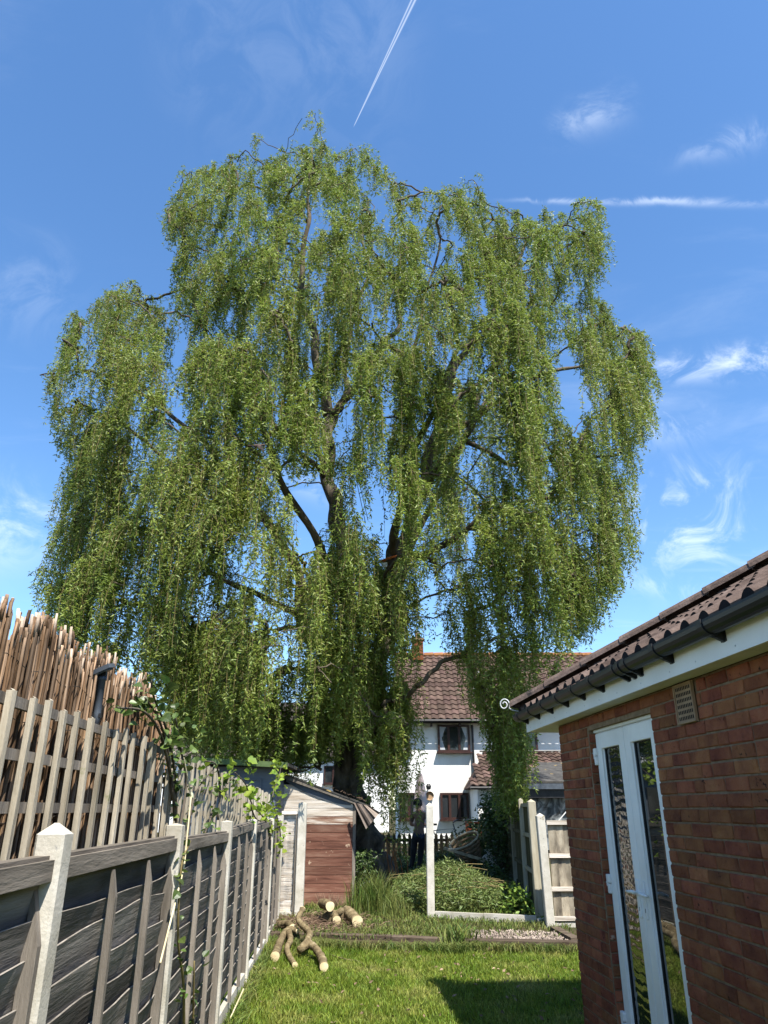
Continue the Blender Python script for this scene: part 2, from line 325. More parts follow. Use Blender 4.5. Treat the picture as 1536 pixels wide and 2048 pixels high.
MT['galv'] = M('galvanised_iron', two((.50, .50, .49), (.62, .62, .61)), 9, rough=.5, bump=.1, rand=0)
# ---- door glass: near-black colour paints the unlit room into reflecting panes, one pane rippled
def glassmat(name, ripple):
    m = bpy.data.materials.new(name); m.use_nodes = True; t = m.node_tree; b = t.nodes['Principled BSDF']
    b.inputs['Base Color'].default_value = (.012, .014, .013, 1); b.inputs['Roughness'].default_value = .015; b.inputs['IOR'].default_value = 2.1
    if ripple:
        tcn = t.nodes.new('ShaderNodeTexCoord'); w = t.nodes.new('ShaderNodeTexWave'); w.wave_type = 'BANDS'; w.bands_direction = 'Z'
        w.inputs['Scale'].default_value = 5.5; w.inputs['Distortion'].default_value = 3.5; w.inputs['Detail Scale'].default_value = 2.2; w.inputs['Detail'].default_value = 1
        bp = t.nodes.new('ShaderNodeBump'); bp.inputs['Strength'].default_value = .16; bp.inputs['Distance'].default_value = .01
        t.links.new(tcn.outputs['Object'], w.inputs['Vector']); t.links.new(w.outputs['Fac'], bp.inputs['Height']); t.links.new(bp.outputs[0], b.inputs['Normal'])
    return m
MT['glass'] = glassmat('door_glass', False); MT['glassr'] = glassmat('rippled_door_glass', True)

# ------------------------------------------------------------------ the ground
def gz(x, y):
    edge = 10.95 - .21 * (x + 1.2) * (1 if x < 1 else .62) - .12
    if y < edge: return 0.0
    return .09 + min(y - edge, 18) * .0255
def sheet(name, xs, ys, mat, fz, kind='structure'):
    V = np.array([(x, y, fz(x, y)) for y in ys for x in xs]); nx = len(xs)
    F = np.array([(j * nx + i, j * nx + i + 1, (j + 1) * nx + i + 1, (j + 1) * nx + i) for j in range(len(ys) - 1) for i in range(nx - 1)])
    return tag(obj(name, npmesh(name, V, F, mat, smooth=True)), kind=kind)
lin = lambda a, b, n: [a + (b - a) * i / (n - 1) for i in range(n)]
wob = lambda x, y: .012 * math.sin(x * 5.1 + y * 2.3) + .010 * math.sin(y * 4.3 - x * 3.1)
sheet('ground', [-900, -200, -60, -25, -12] + lin(-6, 6, 41) + [12, 25, 60, 200, 900], [-400, -80, -20, -5, 4] + lin(8, 20, 61) + [24, 28, 36, 60, 150, 400, 1500], MT['ground'],
      lambda x, y: gz(x, y) - .02 if y < 10.9 else gz(x, y) + (wob(x, y) if y < 22 else 0))
sheet('lawn', lin(-2.4, 4.2, 45), lin(-4, 10.9, 80), MT['lawn'], lambda x, y: .004 + wob(x, y) * .6 - (.06 if y > 10.98 - .21 * (x + 1.2) * (1 if x < 1 else .62) - .12 else 0))

# ------------------------------------------------------------------ left boundary: lap fence, trellis, reed screen
FA, FS = .889, -.055
FR = math.atan(-FS)
def FW(x, y, z=0):
    """fence frame (x out of the fence, y along it) to world"""
    return Vector((-FA + x * math.cos(FR) - y * math.sin(FR), x * math.sin(FR) + y * math.cos(FR), z))
fence = thing('lap_fence', 'grey-black waney lap fence with white concrete posts along the lawn', 'fence', (-FA, 0, 0), FR)
PY_ = [-1.2, .70, 2.56, 4.44, 6.46, 8.34, 10.50, 12.24]
def postmesh(h, tip, w=.092, d=.095):
    b = MB(); c = .008
    base = [(-w + c, 0), (-c, 0), (0, c), (0, d - c), (-c, d), (-w + c, d), (-w, d - c), (-w, c)]
    for k in range(8):
        p, q = base[k], base[(k + 1) % 8]
        b.quad((*p, -.25), (*q, -.25), (*q, h), (*p, h))
        b.quad((*p, h), (*q, h), (-w / 2 + (q[0] + w / 2) * .12, d / 2 + (q[1] - d / 2) * .12, h + tip), (-w / 2 + (p[0] + w / 2) * .12, d / 2 + (p[1] - d / 2) * .12, h + tip))
    return b
for i, y in enumerate(PY_):
    o = postmesh((1.555, 1.555, 1.575, 1.565, 1.555, 1.545, 1.53, 1.56)[i], .034 if i == 2 else .012).build('concrete_post', MT['conc'], fence)
    o.location = (0, y, 0)
    if i == 2: o['label'] = 'concrete post with a pyramid cap'
rb = random.Random(7)
def lapboard(L, seed):
    r = random.Random(seed); b = MB(); n = 13; ph = [r.uniform(0, 6.3) for _ in range(4)]; am = r.uniform(.004, .011); sag = r.uniform(-.02, .02); bow = r.uniform(.0, .012)
    pts = []
    for i in range(n + 1):
        t = i / n; y = t * L
        z = .155 + am * math.sin(t * 5 + ph[0]) + am * .6 * math.sin(t * 13 + ph[1]) + sag * math.sin(math.pi * t)
        x = bow * abs(math.sin(t * 3 * math.pi)) ** .8 + .004 * math.sin(t * 9 + ph[2])
        pts.append((y, z, x))
    for (y0, z0, x0), (y1, z1, x1) in zip(pts, pts[1:]):
        b.quad((-.026, y0, 0), (-.026, y1, 0), (x1, y1, z1), (x0, y0, z0))
        b.quad((x0, y0, z0), (x1, y1, z1), (x1 - .007, y1, z1 + .001), (x0 - .007, y0, z0 + .001))
    return b
def edge_mat_split(b):
    b.m = [1 if k % 2 else 0 for k in range(len(b.f))]; return b
MT['paleedge'] = M('pale_board_edge', two((.14, .125, .105), (.30, .27, .23)), 12, rough=.95, bump=.3, rand=.2)  # pale tone paints in the sun on the lap boards' upward edges
for i in range(len(PY_) - 1):
    y0, y1 = PY_[i] + .07, PY_[i + 1] + .03; L = y1 - y0
    z0 = (.17, .17, .19, .18, .19, .17, .18)[i]; top = (1.50, 1.50, 1.50, 1.485, 1.49, 1.475, 1.47)[i]
    p = MB(); tilt = (0, 0, .0, -.012, .03, .035, .01)[i]
    p.bar((-.031, y0, top - .03), (-.031, y1, top - .03 + tilt), .026, .062)
    p = p.build('panel', MT['rail'], fence)
    p['label'] = 'lap panel with a weathered top rail'
    var = [edge_mat_split(lapboard(L, i * 9 + k)).mesh('board', [MT['darkwood'], MT['paleedge']]) for k in range(5)]
    nb = 11; st = (top - .20 - z0) / (nb - 1)
    for k in range(nb):
        obj('board', var[(k * 3 + i) % 5], p, (-.050 + rb.uniform(-.003, .003), y0, z0 - .01 + k * st + rb.uniform(-.006, .006)), (rb.uniform(-.004, .004), 0, 0))
    cap = MB().bar((-.060, y0, top + .006), (-.060, y1, top + .006 + tilt), .05, .014).build('capping', MT['rail'], p)
    nb_ = 4 if L > 1.5 else 3
    for k in range(nb_):
        yy = y0 + .048 + (L - .096) * k / (nb_ - 1); w = .031; end = k in (0, nb_ - 1)
        b = MB(); tz = top - .075 + tilt * k / (nb_ - 1)
        zk = tz - (.10 if 0 < k < nb_ - 1 else .16)
        b.box((-.012 if not end else -.040, yy, (z0 - .03 + zk) / 2), (.028 if not end else .044, w, zk - z0 + .03))
        xa, xb = (-.026, .002) if not end else (-.062, -.018)
        b.prism([(xa, yy - w / 2, zk), (xb, yy - w / 2, zk), (xa + .006, yy - w / 2, tz), (xa, yy - w / 2, tz)], (0, w, 0))
        b.build('batten', MT['greywood'], p)
    g = MB().box((-.040, (y0 + y1) / 2, z0 / 2 - .06), (.042, L, z0 + .07)).build('gravel_board', MT['conc'], fence)

trel = thing('garden_trellis', 'silvery square trellis raised behind the lap fence', 'trellis', FW(-.14, 2, 1.0), FR)
sv = []
for k in range(5):
    b = MB(); w, dpt, L = .025 + .003 * random.random(), .02, .99
    b.box((0, 0, L / 2), (dpt, w, L)); b.v = [(x + (random.uniform(-.003, .003)), y + random.uniform(-.003, .003), z) for x, y, z in b.v]
    b.quad((dpt / 2 - .002, -w / 2, L), (dpt / 2 - .002, w / 2, L), (0, w / 2, L + .006), (0, -w / 2, L + .006))
    sv.append(b.mesh('slat', MT['slat']))
y = -.95; k = 0
while y < 9.2:
    far = y > 2.4
    obj('slat', sv[k % 5], trel, (.012, y, random.uniform(-.012, .012) - (.021 * (y - 2.4) if far else 0)), (random.uniform(-.012, .012), random.uniform(-.01, .01), 0), (1, 1.0 if not far else 1.1, 1.0))
    y += .157 + random.uniform(-.008, .008); k += 1
for k in range(6):
    a, b_ = -1.0 + k * 1.75, .72 + k * 1.75
    for z in (.655, .81, .965):
        MB().bar((-.012, a, z - max(0, a - 2.4) * .021), (-.012, min(b_, 9.3), z - max(0, min(b_, 9.3) - 2.4) * .021), .018, .034).build('rail', MT['greywood'], trel)

reed = thing('reed_screen', 'tall brown reed screening with ragged top behind the trellis', 'reed screen', FW(-.2, 2.5, 0), FR)
rv = []
for k in range(7):
    b = MB(); r0 = .0043 + .0020 * random.random(); kink = [random.uniform(-.004, .004) for _ in range(8)]
    zs = [0, .5, 1, 1.4, 1.7, 1.85, 1.95, 2.0]
    b.tube([(kink[j], kink[-j - 1] * .5, zs[j]) for j in range(8)], [r0, r0, r0, r0, r0 * .98, r0 * .95, r0 * .9, r0 * .85], 5)
    b.tube([(kink[7], kink[0] * .5, 1.955), (kink[7] + .002, kink[0] * .5, 2.0), (kink[7] + .005, kink[0] * .5, 2.012 + .01 * (k % 3))], [r0 * .99, r0 * .95, r0 * .78], 5)
    b.m = [1 if k in (2, 5) and q >= 36 else 0 for q, m_ in enumerate(b.m)]
    rv.append(b.mesh('reed', [MT['reed'], MT['reedend']], True))
rr = random.Random(3)
def reedtop(y): return 2.25 + .022 * math.sin(y * 9) + .016 * math.sin(y * 23) - (.06 if y > 1.65 else 0) - (.055 if y > 2.05 else 0)
y = -.62; n = 0
while n < 298:
    h = reedtop(y) + rr.choice((0, 0, 0, .012, .03, -.02, -.04)) + rr.uniform(-.018, .018)
    obj('reed', rr.choice(rv), reed, (rr.uniform(-.012, .012), y, 0), (rr.uniform(-.010, .010), rr.uniform(-.008, .008), rr.uniform(0, 6)), (1.1, 1.1, h / 2)); y += .0082 + rr.uniform(-.0015, .0015); n += 1
yfront = y; yend = 2.25
b = MB()
for k in range(640):
    yy = -1.9 + (yend + 1.9) * (k % 480) / 480 + rr.uniform(-.004, .004); front = yy < -.62 or (k % 2 and yy > yfront) or k >= 480 and yy > yfront
    h = reedtop(yy) + rr.uniform(-.09, .03)
    x = rr.uniform(-.01, .01) if front else -.03 + rr.uniform(-.006, .006)
    b.tube([(x, yy, 0), (x + rr.uniform(-.006, .006), yy + rr.uniform(-.006, .006), h * .6), (x, yy + rr.uniform(-.008, .008), h)], [.0062, .0062, .0054], 5)
tag(b.build('reed_bundle', MT['reed'], reed, True), kind='stuff')
for z in (1.25, 1.62, 1.93, 2.10):
    b = MB(); b.tube([(.013 + .002 * (q % 2), -1.9 + (yend + 1.88) * q / 60, z + .012 * math.sin(q * 1.3)) for q in range(61)], .0016, 4); b.build('wire', MT['wire'], reed)

lamp = thing('solar_lamp', 'slate grey solar lamp on a short tube against the reed screen', 'lamp', FW(-.165, 3.22, 2.03), FR); lamp.scale = (.82,) * 3
b = MB(); b.lathe([(.0, -.06), (.017, -.05), (.019, 0), (.019, .17), (.024, .172), (.024, .19), (0, .192)], n=14); b.build('tube', MT['lampgrey'], lamp, True)
b = MB(); Mx = Matrix.Rotation(R(-26), 3, 'Y') @ Matrix.Rotation(R(12), 3, 'X')
b.box((.0, 0, .232), (.09, .15, .022), Mx); b.box((.004, 0, .219), (.07, .12, .012), Mx); b.build('solar_head', MT['lampgrey'], lamp)
MB().box((0, 0, .202), (.04, .03, .03)).build('pivot', MT['blackmetal'], lamp); MB().box((-.01, 0, -.01), (.06, .03, .02)).build('clip', MT['blackmetal'], lamp)

# ------------------------------------------------------------------ brick bungalow on the right
BA = math.atan(.0753)
bun = thing('brick_bungalow', 'red-brown brick bungalow with black gutter and tiled hipped roof', 'house', (0, 0, 0), BA)
WX, YC, ZS = 2.05, 6.575, 2.336     # wall face, far corner, soffit height
D0, D1, DZ0, DZ1 = 4.633, 5.83, .10, 2.225
def bq(x, y, z): return (x, y, z)
w = MB()
th = .011
for (ya, yb, za, zb) in ((-2.5, D0, -.3, ZS), (D1, YC, -.3, ZS), (D0, D1, DZ1, ZS), (D0, D1, -.3, DZ0)):
    w.box((WX + th + .12, (ya + yb) / 2, (za + zb) / 2), (.24, yb - ya, zb - za))
w.box((WX + 2.5, YC - .1 - .011, ZS / 2 - .15), (4.5, .2, ZS + .3)); w.box((WX + 2.5, -2.4, ZS / 2 - .15), (4.5, .2, ZS + .3)); w.box((WX + 4.9, 2, ZS / 2 - .15), (.2, 9, ZS + .3))
w.build('wall', MT['mortar'], bun)
rk = random.Random(11)
def brickgeo(L, h, d, seed):
    r = random.Random(seed); b = MB(); c = .005; j = lambda s=.003: r.uniform(-s, s)
    o_ = [(0, j(), j()), (0, L + j(), j()), (0, L + j(), h + j()), (0, j(), h + j())]        # back outline
    f_ = [(-d + j(.002), c + j(), c + j()), (-d + j(.002), L - c + j(), c + j()), (-d + j(.002), L - c + j(), h - c + j()), (-d + j(.002), c + j(), h - c + j())]
    m_ = [(-d + c, q[1] , q[2]) for q in o_]
    b.v = o_ + m_ + f_
    for k in range(4):
        n_ = (k + 1) % 4
        b.f += [(k, 4 + k, 4 + n_, n_), (4 + k, 8 + k, 8 + n_, 4 + n_)]
    b.f.append((8, 11, 10, 9)); b.m = [0] * len(b.f)
    return b
BV = {}
for nm, L in (('s', .215), ('h', .1025), ('t', .155), ('q', .05)):
    BV[nm] = [brickgeo(L, .065, .0095, hash_ + len(nm) * 7).mesh('brick', MT['brick']) for hash_ in range(5)]
LEN = {'s': .215, 'h': .1025, 't': .155, 'q': .05}
place = []       # (y, z, kind)
for c_ in range(33):
    z = -.14 + c_ * .075
    if z + .065 > ZS + .01: break
    segs = [(.6, D0), (D1, YC)] if z + .065 > DZ0 and z < DZ1 - .02 else [(.6, YC)]
    for (a, e) in segs:
        y = e if e != D0 else e
        # lay from the far end towards the viewer
        first = True
        while y > a + .03:
            if first: kd = 's' if c_ % 2 else 'h'
            else: kd = 's' if rk.random() < .86 else 'h'
            if e == YC and len(segs) == 2 and y - a < LEN[kd] + .03:
                rem = y - a; kd = min(LEN, key=lambda q: abs(LEN[q] - rem)) if rem > .04 else None
                if kd is None: break
            first = False
            place.append((y - LEN[kd], z, kd)); y -= LEN[kd] + .010
def shown(y, z):
    return (y > 3.05 - max(0, .9 * (1.65 - z)) * 0) and z > .0 + max(0, (4.8 - y)) * .0
place.sort(key=lambda q: -(q[0] > 3.25) * 10 - (q[1] > (.25 if q[0] > 4 else .55)) * 5 + q[0] * .3)
joined = MB(); jat = []
for i, (y, z, kd) in enumerate(place):
    if z + .065 > 2.10 and y + LEN[kd] > 4.012 and y < 4.238:
        for (ya, yb) in ((y, 4.006), (4.244, y + LEN[kd])):
            if yb - ya > .035: brickgeo(yb - ya, .065, .0095, i).build('brick', MT['brick'], bun).location = (WX + .0125, ya, z)
        continue
    if i < 285:
        o = obj('brick', rk.choice(BV[kd]), bun, (WX + .0125, y, z), (0, rk.uniform(-.015, .015), rk.uniform(-.006, .006)))
    else:
        g = brickgeo(LEN[kd], .065, .0095, i); nb = len(joined.v); val = rk.random()
        joined.v += [(a + WX + .0125, b_ + y, c_ + z) for a, b_, c_ in g.v]; joined.f += [tuple(nb + q for q in f) for f in g.f]; joined.m += g.m; jat += [val] * len(g.v)
me = joined.mesh('brick_courses', MT['bricks']); a_ = me.attributes.new('rnd', 'FLOAT', 'POINT'); a_.data.foreach_set('value', jat)
tag(obj('brick_courses', me, bun), kind='stuff')
# brick returns in the far side of the door opening
for c_ in range(29):
    z = .10 + c_ * .075 + .01
    if z > DZ1 - .06: break
    obj('brick', BV['t' if c_ % 2 else 'h'][c_ % 5], bun, (WX + (.112 if c_ % 2 == 0 else .165) - .0, D1 - .001, z), (0, 0, R(90)))
# door
DX = WX + .065
door = obj('french_door', None, bun); 
def dpart(name, boxes, mat, parent):
    b = MB()
    for (y0, y1, z0, z1, x0, x1) in boxes: b.box(((x0 + x1) / 2, (y0 + y1) / 2, (z0 + z1) / 2), (x1 - x0, y1 - y0, z1 - z0))
    o = b.build(name, mat, parent)
    bv = o.modifiers.new('bevel', 'BEVEL'); bv.width = .006; bv.segments = 2; bv.limit_method = 'ANGLE'
    return o
bpy.data.objects.remove(door)
fw = .055
door = dpart('french_door', [(D0 + .002, D0 + fw, DZ0, DZ1, DX, DX + .07), (D1 - fw, D1 - .002, DZ0, DZ1, DX, DX + .07), (D0 + fw, D1 - fw, DZ1 - .05, DZ1, DX, DX + .07), (D0 + fw, D1 - fw, DZ0, DZ0 + .05, DX, DX + .07)], MT['upvc'], bun)
door['label'] = 'white two-leaf glazed door'
mid = (D0 + D1) / 2 - .01
for nm, (ya, yb), gm in (('near', (D0 + .04, mid), 'glass'), ('far', (mid + .004, D1 - .04), 'glassr')):
    st = .105; x0 = DX - .018; zt, zb = DZ1 - .03, DZ0 + .03
    lf = dpart('leaf', [(ya, ya + st, zb, zt, x0, x0 + .06), (yb - st, yb, zb, zt, x0, x0 + .06), (ya + st, yb - st, zt - .115, zt, x0 + .001, x0 + .06), (ya + st, yb - st, zb, zb + .16, x0 + .001, x0 + .06),
                        (ya + st - .004, ya + st + .012, zb + .16, zt - .115, x0 + .014, x0 + .03), (yb - st - .012, yb - st + .004, zb + .16, zt - .115, x0 + .014, x0 + .03)], MT['upvc'], bun)
    g = MB().box((x0 + .034, (ya + yb) / 2, (zb + .16 + zt - .115) / 2), (.006, yb - ya - 2 * st + .02, zt - zb - .275 + .02)); g = g.build('glass_pane', MT[gm], lf)
    if gm == 'glassr': g['label'] = 'rippled glass pane'
    gk = dpart('gasket', [(ya + st + .010, ya + st + .018, zb + .16, zt - .115, x0 + .02, x0 + .032), (yb - st - .018, yb - st - .010, zb + .16, zt - .115, x0 + .02, x0 + .032), (ya + st, yb - st, zt - .121, zt - .113, x0 + .02, x0 + .032), (ya + st, yb - st, zb + .158, zb + .166, x0 + .02, x0 + .032)], MT['blackmetal'], lf)
    hy = ya + .005 if nm == 'near' else yb - .005
    for hz in (.30, 1.15, 2.03):
        s = -1 if nm == 'near' else 1
        h_ = dpart('hinge', [(hy - .018, hy + .018, hz - .065, hz - .002, x0 - .022, x0 + .004), (hy - .018, hy + .018, hz + .004, hz + .06, x0 - .022, x0 + .004), (hy + s * .014, hy + s * .05, hz - .02, hz + .06, x0 - .02, x0 + .010)], MT['upvc'], lf)
    hy = yb - .045 if nm == 'near' else ya + .05
    dpart('handle_plate', [(hy - .016, hy + .016, .99, 1.215, x0 - .010, x0 + .002)], MT['upvc'], lf)
    dpart('keyhole', [(hy - .004, hy + .004, 1.03, 1.055, x0 - .0118, x0 - .006)], MT['blackmetal'], lf)
    b = MB(); s = -1 if nm == 'near' else 1
    b.tube([(x0 - .005, hy, 1.14), (x0 - .03, hy, 1.14)], .010, 10); b.tube([(x0 - .036, hy - s * .014, 1.14), (x0 - .042, hy + s * .02, 1.142), (x0 - .044, hy + s * .06, 1.138), (x0 - .036, hy + s * .125, 1.136)], [.011, .011, .010, .008], 10)
    b.build('handle', MT['upvc'], lf, True)
dpart('drip_head', [(D0 - .004, D1 - .01, DZ1 + .002, DZ1 + .03, DX - .05, DX + .05), (D0 + .004, D1 - .016, DZ1 - .022, DZ1 + .003, DX - .022, DX + .04)], MT['upvc'], bun)
dpart('door_step', [(D0 - .05, D1 + .05, -.05, DZ0 - .004, WX - .09, WX + .1)], MT['conc'], bun)
# near-black sheet stands in for the unlit room behind the door
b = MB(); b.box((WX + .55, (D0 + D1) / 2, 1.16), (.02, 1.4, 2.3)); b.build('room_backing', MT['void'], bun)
# air brick
av = MB().box((WX - .004, 4.125, 2.215), (.012, .225, .225)).build('air_vent', MT['terra'], bun)
b = MB(); bars = MB()
for rz in range(6):
    zc_ = 2.215 + (rz - 2.5) * .033
    for k in range(9): b.box((WX - .0105, 4.125 + (k - 4) * .0205, zc_), (.002, .010, .019))
b.build('slot', MT['void'], av)  # raised near-black blocks stand in for the shaded holes
bars.box((WX - .012, 4.125, 2.319), (.008, .225, .012)); bars.box((WX - .012, 4.125, 2.110), (.008, .225, .012)); bars.box((WX - .012, 4.232, 2.2145), (.008, .011, .196)); bars.box((WX - .012, 4.018, 2.2145), (.008, .011, .196)); bars.build('rim', MT['terra'], av)
# soffit, fascia, gutter
EX, EY = 1.925, 7.14
MB().box((1.99, 2.3, ZS + .006), (.125, 9.7, .010)).build('soffit', MT['soffit'], bun)
MB().box((4.4, 6.87, ZS + .0055), (4.7, .54, .010)).build('soffit', MT['soffit'], bun)
for (ya, yb) in ((-2.4, 1.5), (1.504, 6.52), (6.524, EY)):
    MB().box((EX, (ya + yb) / 2, ZS + .085), (.018, yb - ya, .175)).build('fascia', MT['upvc'], bun)
MB().box((4.3, EY - .009, ZS + .085), (4.75, .018, .174)).build('fascia', MT['upvc'], bun)
b = MB()
for k in range(12):
    yy = 2.9 + k * .37 + random.uniform(-.05, .05)
    for dz in (.025,): b.box((EX - .0095, yy, ZS + dz + .006), (.004, .008, .008))
b.build('fascia_nail', MT['galv'], bun)
def gprof(r, n=9, a0=180, a1=360): return [(math.cos(R(a0 + (a1 - a0) * k / n)) * r, math.sin(R(a0 + (a1 - a0) * k / n)) * r) for k in range(n + 1)]
GX, GZ, GR = EX - .009 - .058, 2.492, .056
g = MB(); outer = [(GX - GR, GZ + .012), *[(GX + a, GZ + b_) for a, b_ in gprof(GR)]]
inner = [(GX - GR + .005, GZ + .012), *[(GX + a, GZ + b_) for a, b_ in gprof(GR - .004)]]
for (ya, yb, dd) in ((-2.4, 4.50, 0), (4.50, 7.20, .001)):
    for P_, flip in ((outer, 0), (inner, 1)):
        for (p0, p1) in zip(P_, P_[1:]):
            q = [(p0[0], ya, p0[1] - dd), (p0[0], yb, p0[1] - dd), (p1[0], yb, p1[1] - dd), (p1[0], ya, p1[1] - dd)]
            g.quad(*(q if flip else q[::-1]))
    o0, i0 = outer[0], inner[0]
    g.quad((o0[0], ya, o0[1] - dd), (o0[0], yb, o0[1] - dd), (i0[0], yb, i0[1] - dd), (i0[0], ya, i0[1] - dd))
g.f.append(tuple(range(len(g.v), len(g.v) + len(outer)))); g.m.append(0); g.v += [(a, 7.2, b_) for a, b_ in outer]
g.build('gutter', MT['gutter'], bun, True)
for yb in (2.7, 3.37, 3.94, 4.36, 4.46, 4.56, 5.02, 5.42, 5.82, 6.25, 6.66, 7.06):
    k = MB(); un = 4.3 < yb < 4.6; wd_ = .05 if not un else .034; ro = GR + .006
    pr = [(GX - ro - .002, GZ + .018), *[(GX + a, GZ + b_) for a, b_ in gprof(ro, 10)]]
    ins = [(GX - GR - .0008, GZ + .018), *[(GX + a, GZ + b_) for a, b_ in gprof(GR + .0012, 10)]]
    for (p0, p1, q0, q1) in zip(pr, pr[1:], ins, ins[1:]):
        a, e = yb - wd_ / 2, yb + wd_ / 2
        k.quad((p0[0], a, p0[1]), (p1[0], a, p1[1]), (p1[0], e, p1[1]), (p0[0], e, p0[1])); k.quad((p0[0], a, p0[1]), (q0[0], a, q0[1]), (q1[0], a, q1[1]), (p1[0], a, p1[1])); k.quad((p0[0], e, p0[1]), (p1[0], e, p1[1]), (q1[0], e, q1[1]), (q0[0], e, q0[1]))
    # gusset that carries the ring off the fascia
    pl = [(GX - .02, yb - .011, GZ - ro * .9), (EX - .0095, yb - .011, GZ - ro * 1.45), (EX - .0095, yb - .011, GZ - .005), (GX + ro, yb - .011, GZ - .004), (GX + ro * .7, yb - .011, GZ - ro * .7)]
    k.prism(pl, (0, .022, 0))
    k.box((EX - .0115, yb, GZ - .045), (.005, .05, .085))
    k.build('gutter_bracket', MT['blackmetal'] if not un else MT['gutter'], bun)
# hipped roof: core slopes, then tiles on the slope over the garden, then hip tiles
RP = R(29); TX, TZ = 1.855, 2.512; HY = 7.16; RUN = 2.75
core = MB(); rz = TZ + RUN * math.tan(RP) - .03; t0 = TZ - .02
A, B_, C_, D_ = (TX + .02, HY, t0), (TX + .02 + 2 * RUN, HY, t0), (TX + .02 + 2 * RUN, -2.6, t0), (TX + .02, -2.6, t0)
r1, r2 = (TX + .02 + RUN, HY - RUN, rz), (TX + .02 + RUN, -2.6 + RUN, rz)
core.quad(A, B_, r1); core.quad(B_, C_, r2, r1); core.quad(C_, D_, r2); core.quad(D_, A, r1, r2)
core.build('roof', MT['btile'], bun)
TW, TG = .205, .315
def tileprof(u):       # height of a tile across its width
    if u < .10: return .004
    return .004 + .034 * max(0, math.sin(math.pi * (u - .10) / .105)) ** .8 if u < .205 else .004
us = [0, .05, .098, .112, .128, .152, .176, .192, .205]
def bungtile(y, row, clip):
    b = MB(); Ls = .37; x0 = row * TG * math.cos(RP); lift = .022
    def pt(u, s, dz=0):
        x = TX + x0 + s * math.cos(RP); z = TZ + row * TG * math.sin(RP) + s * math.sin(RP) + lift * (1 - s / Ls) + tileprof(u) + dz
        yy = y + u
        if clip:
            lim = HY - (x - TX); yy = min(yy, lim + .02)
        return (x, yy, z)
    for u0, u1 in zip(us, us[1:]):
        b.quad(pt(u0, 0), pt(u1, 0), pt(u1, Ls), pt(u0, Ls))
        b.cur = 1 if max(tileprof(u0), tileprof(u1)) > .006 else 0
        b.quad(pt(u0, 0, -.014 if b.cur == 0 else -tileprof(u0) - .006), pt(u1, 0, -.014 if b.cur == 0 else -tileprof(u1) - .006), pt(u1, 0), pt(u0, 0)); b.cur = 0  # near-black end faces paint the shade of the hollows under the rolls
    return b
ridx = 0; y = HY - TW
rows = int(RUN / (TG * math.cos(RP)))
tile_cache = {}
for row in range(rows + 1):
    lim = HY - row * TG * math.cos(RP)
    y = HY - TW - (0 if row % 2 else 0)
    while y > 1.0:
        if y < lim - .02:
            clip = y + TW > lim - .36
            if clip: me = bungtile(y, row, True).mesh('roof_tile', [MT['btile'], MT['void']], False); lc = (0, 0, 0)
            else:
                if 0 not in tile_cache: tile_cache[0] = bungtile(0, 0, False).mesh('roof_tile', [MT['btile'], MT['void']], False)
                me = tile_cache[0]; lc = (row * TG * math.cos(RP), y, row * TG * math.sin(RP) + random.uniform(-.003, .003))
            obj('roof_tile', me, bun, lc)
        y -= TW
L_ = .42; hd = Vector((1, -1, math.tan(RP))).normalized(); h0 = Vector((TX + .0, HY + .02, TZ + .045))
for k in range(10):
    b = MB(); p0 = h0 + hd * (k * L_); p1 = p0 + hd * (L_ + .04)
    sd = Vector((1, 1, 0)).normalized(); up = sd.cross(hd) * -1
    if up.z < 0: up = -up
    ring = lambda p, r: [p + sd * math.cos(a) * r * 1.25 + up * math.sin(a) * r * .8 for a in [math.pi * q / 8 for q in range(9)]]
    a_, c__ = ring(p0 + up * .008, .115), ring(p1 - up * .004, .11)
    for q in range(8): b.quad(a_[q], a_[q + 1], c__[q + 1], c__[q])
    b.quad(*a_[::-1]); b.build('hip_tile', MT['btile'], bun)
b = MB(); s0 = h0 + Vector((-.02, .06, .0)); sp = []
for k in range(26):
    a = k / 25 * math.pi * 3.1; r_ = .062 * (1 - .72 * k / 25)
    sp.append(s0 + Vector((-.09, .03, .055)) + Vector((math.cos(a - .6) * r_ * .8, -math.cos(a - .6) * r_ * .35, math.sin(a - .6) * r_)))
b.tube([s0 + Vector((.05, -.04, -.02)), s0 + Vector((-.02, .01, .0))] + sp, .0062, 6); b.build('hip_iron', MT['galv'], bun, True)

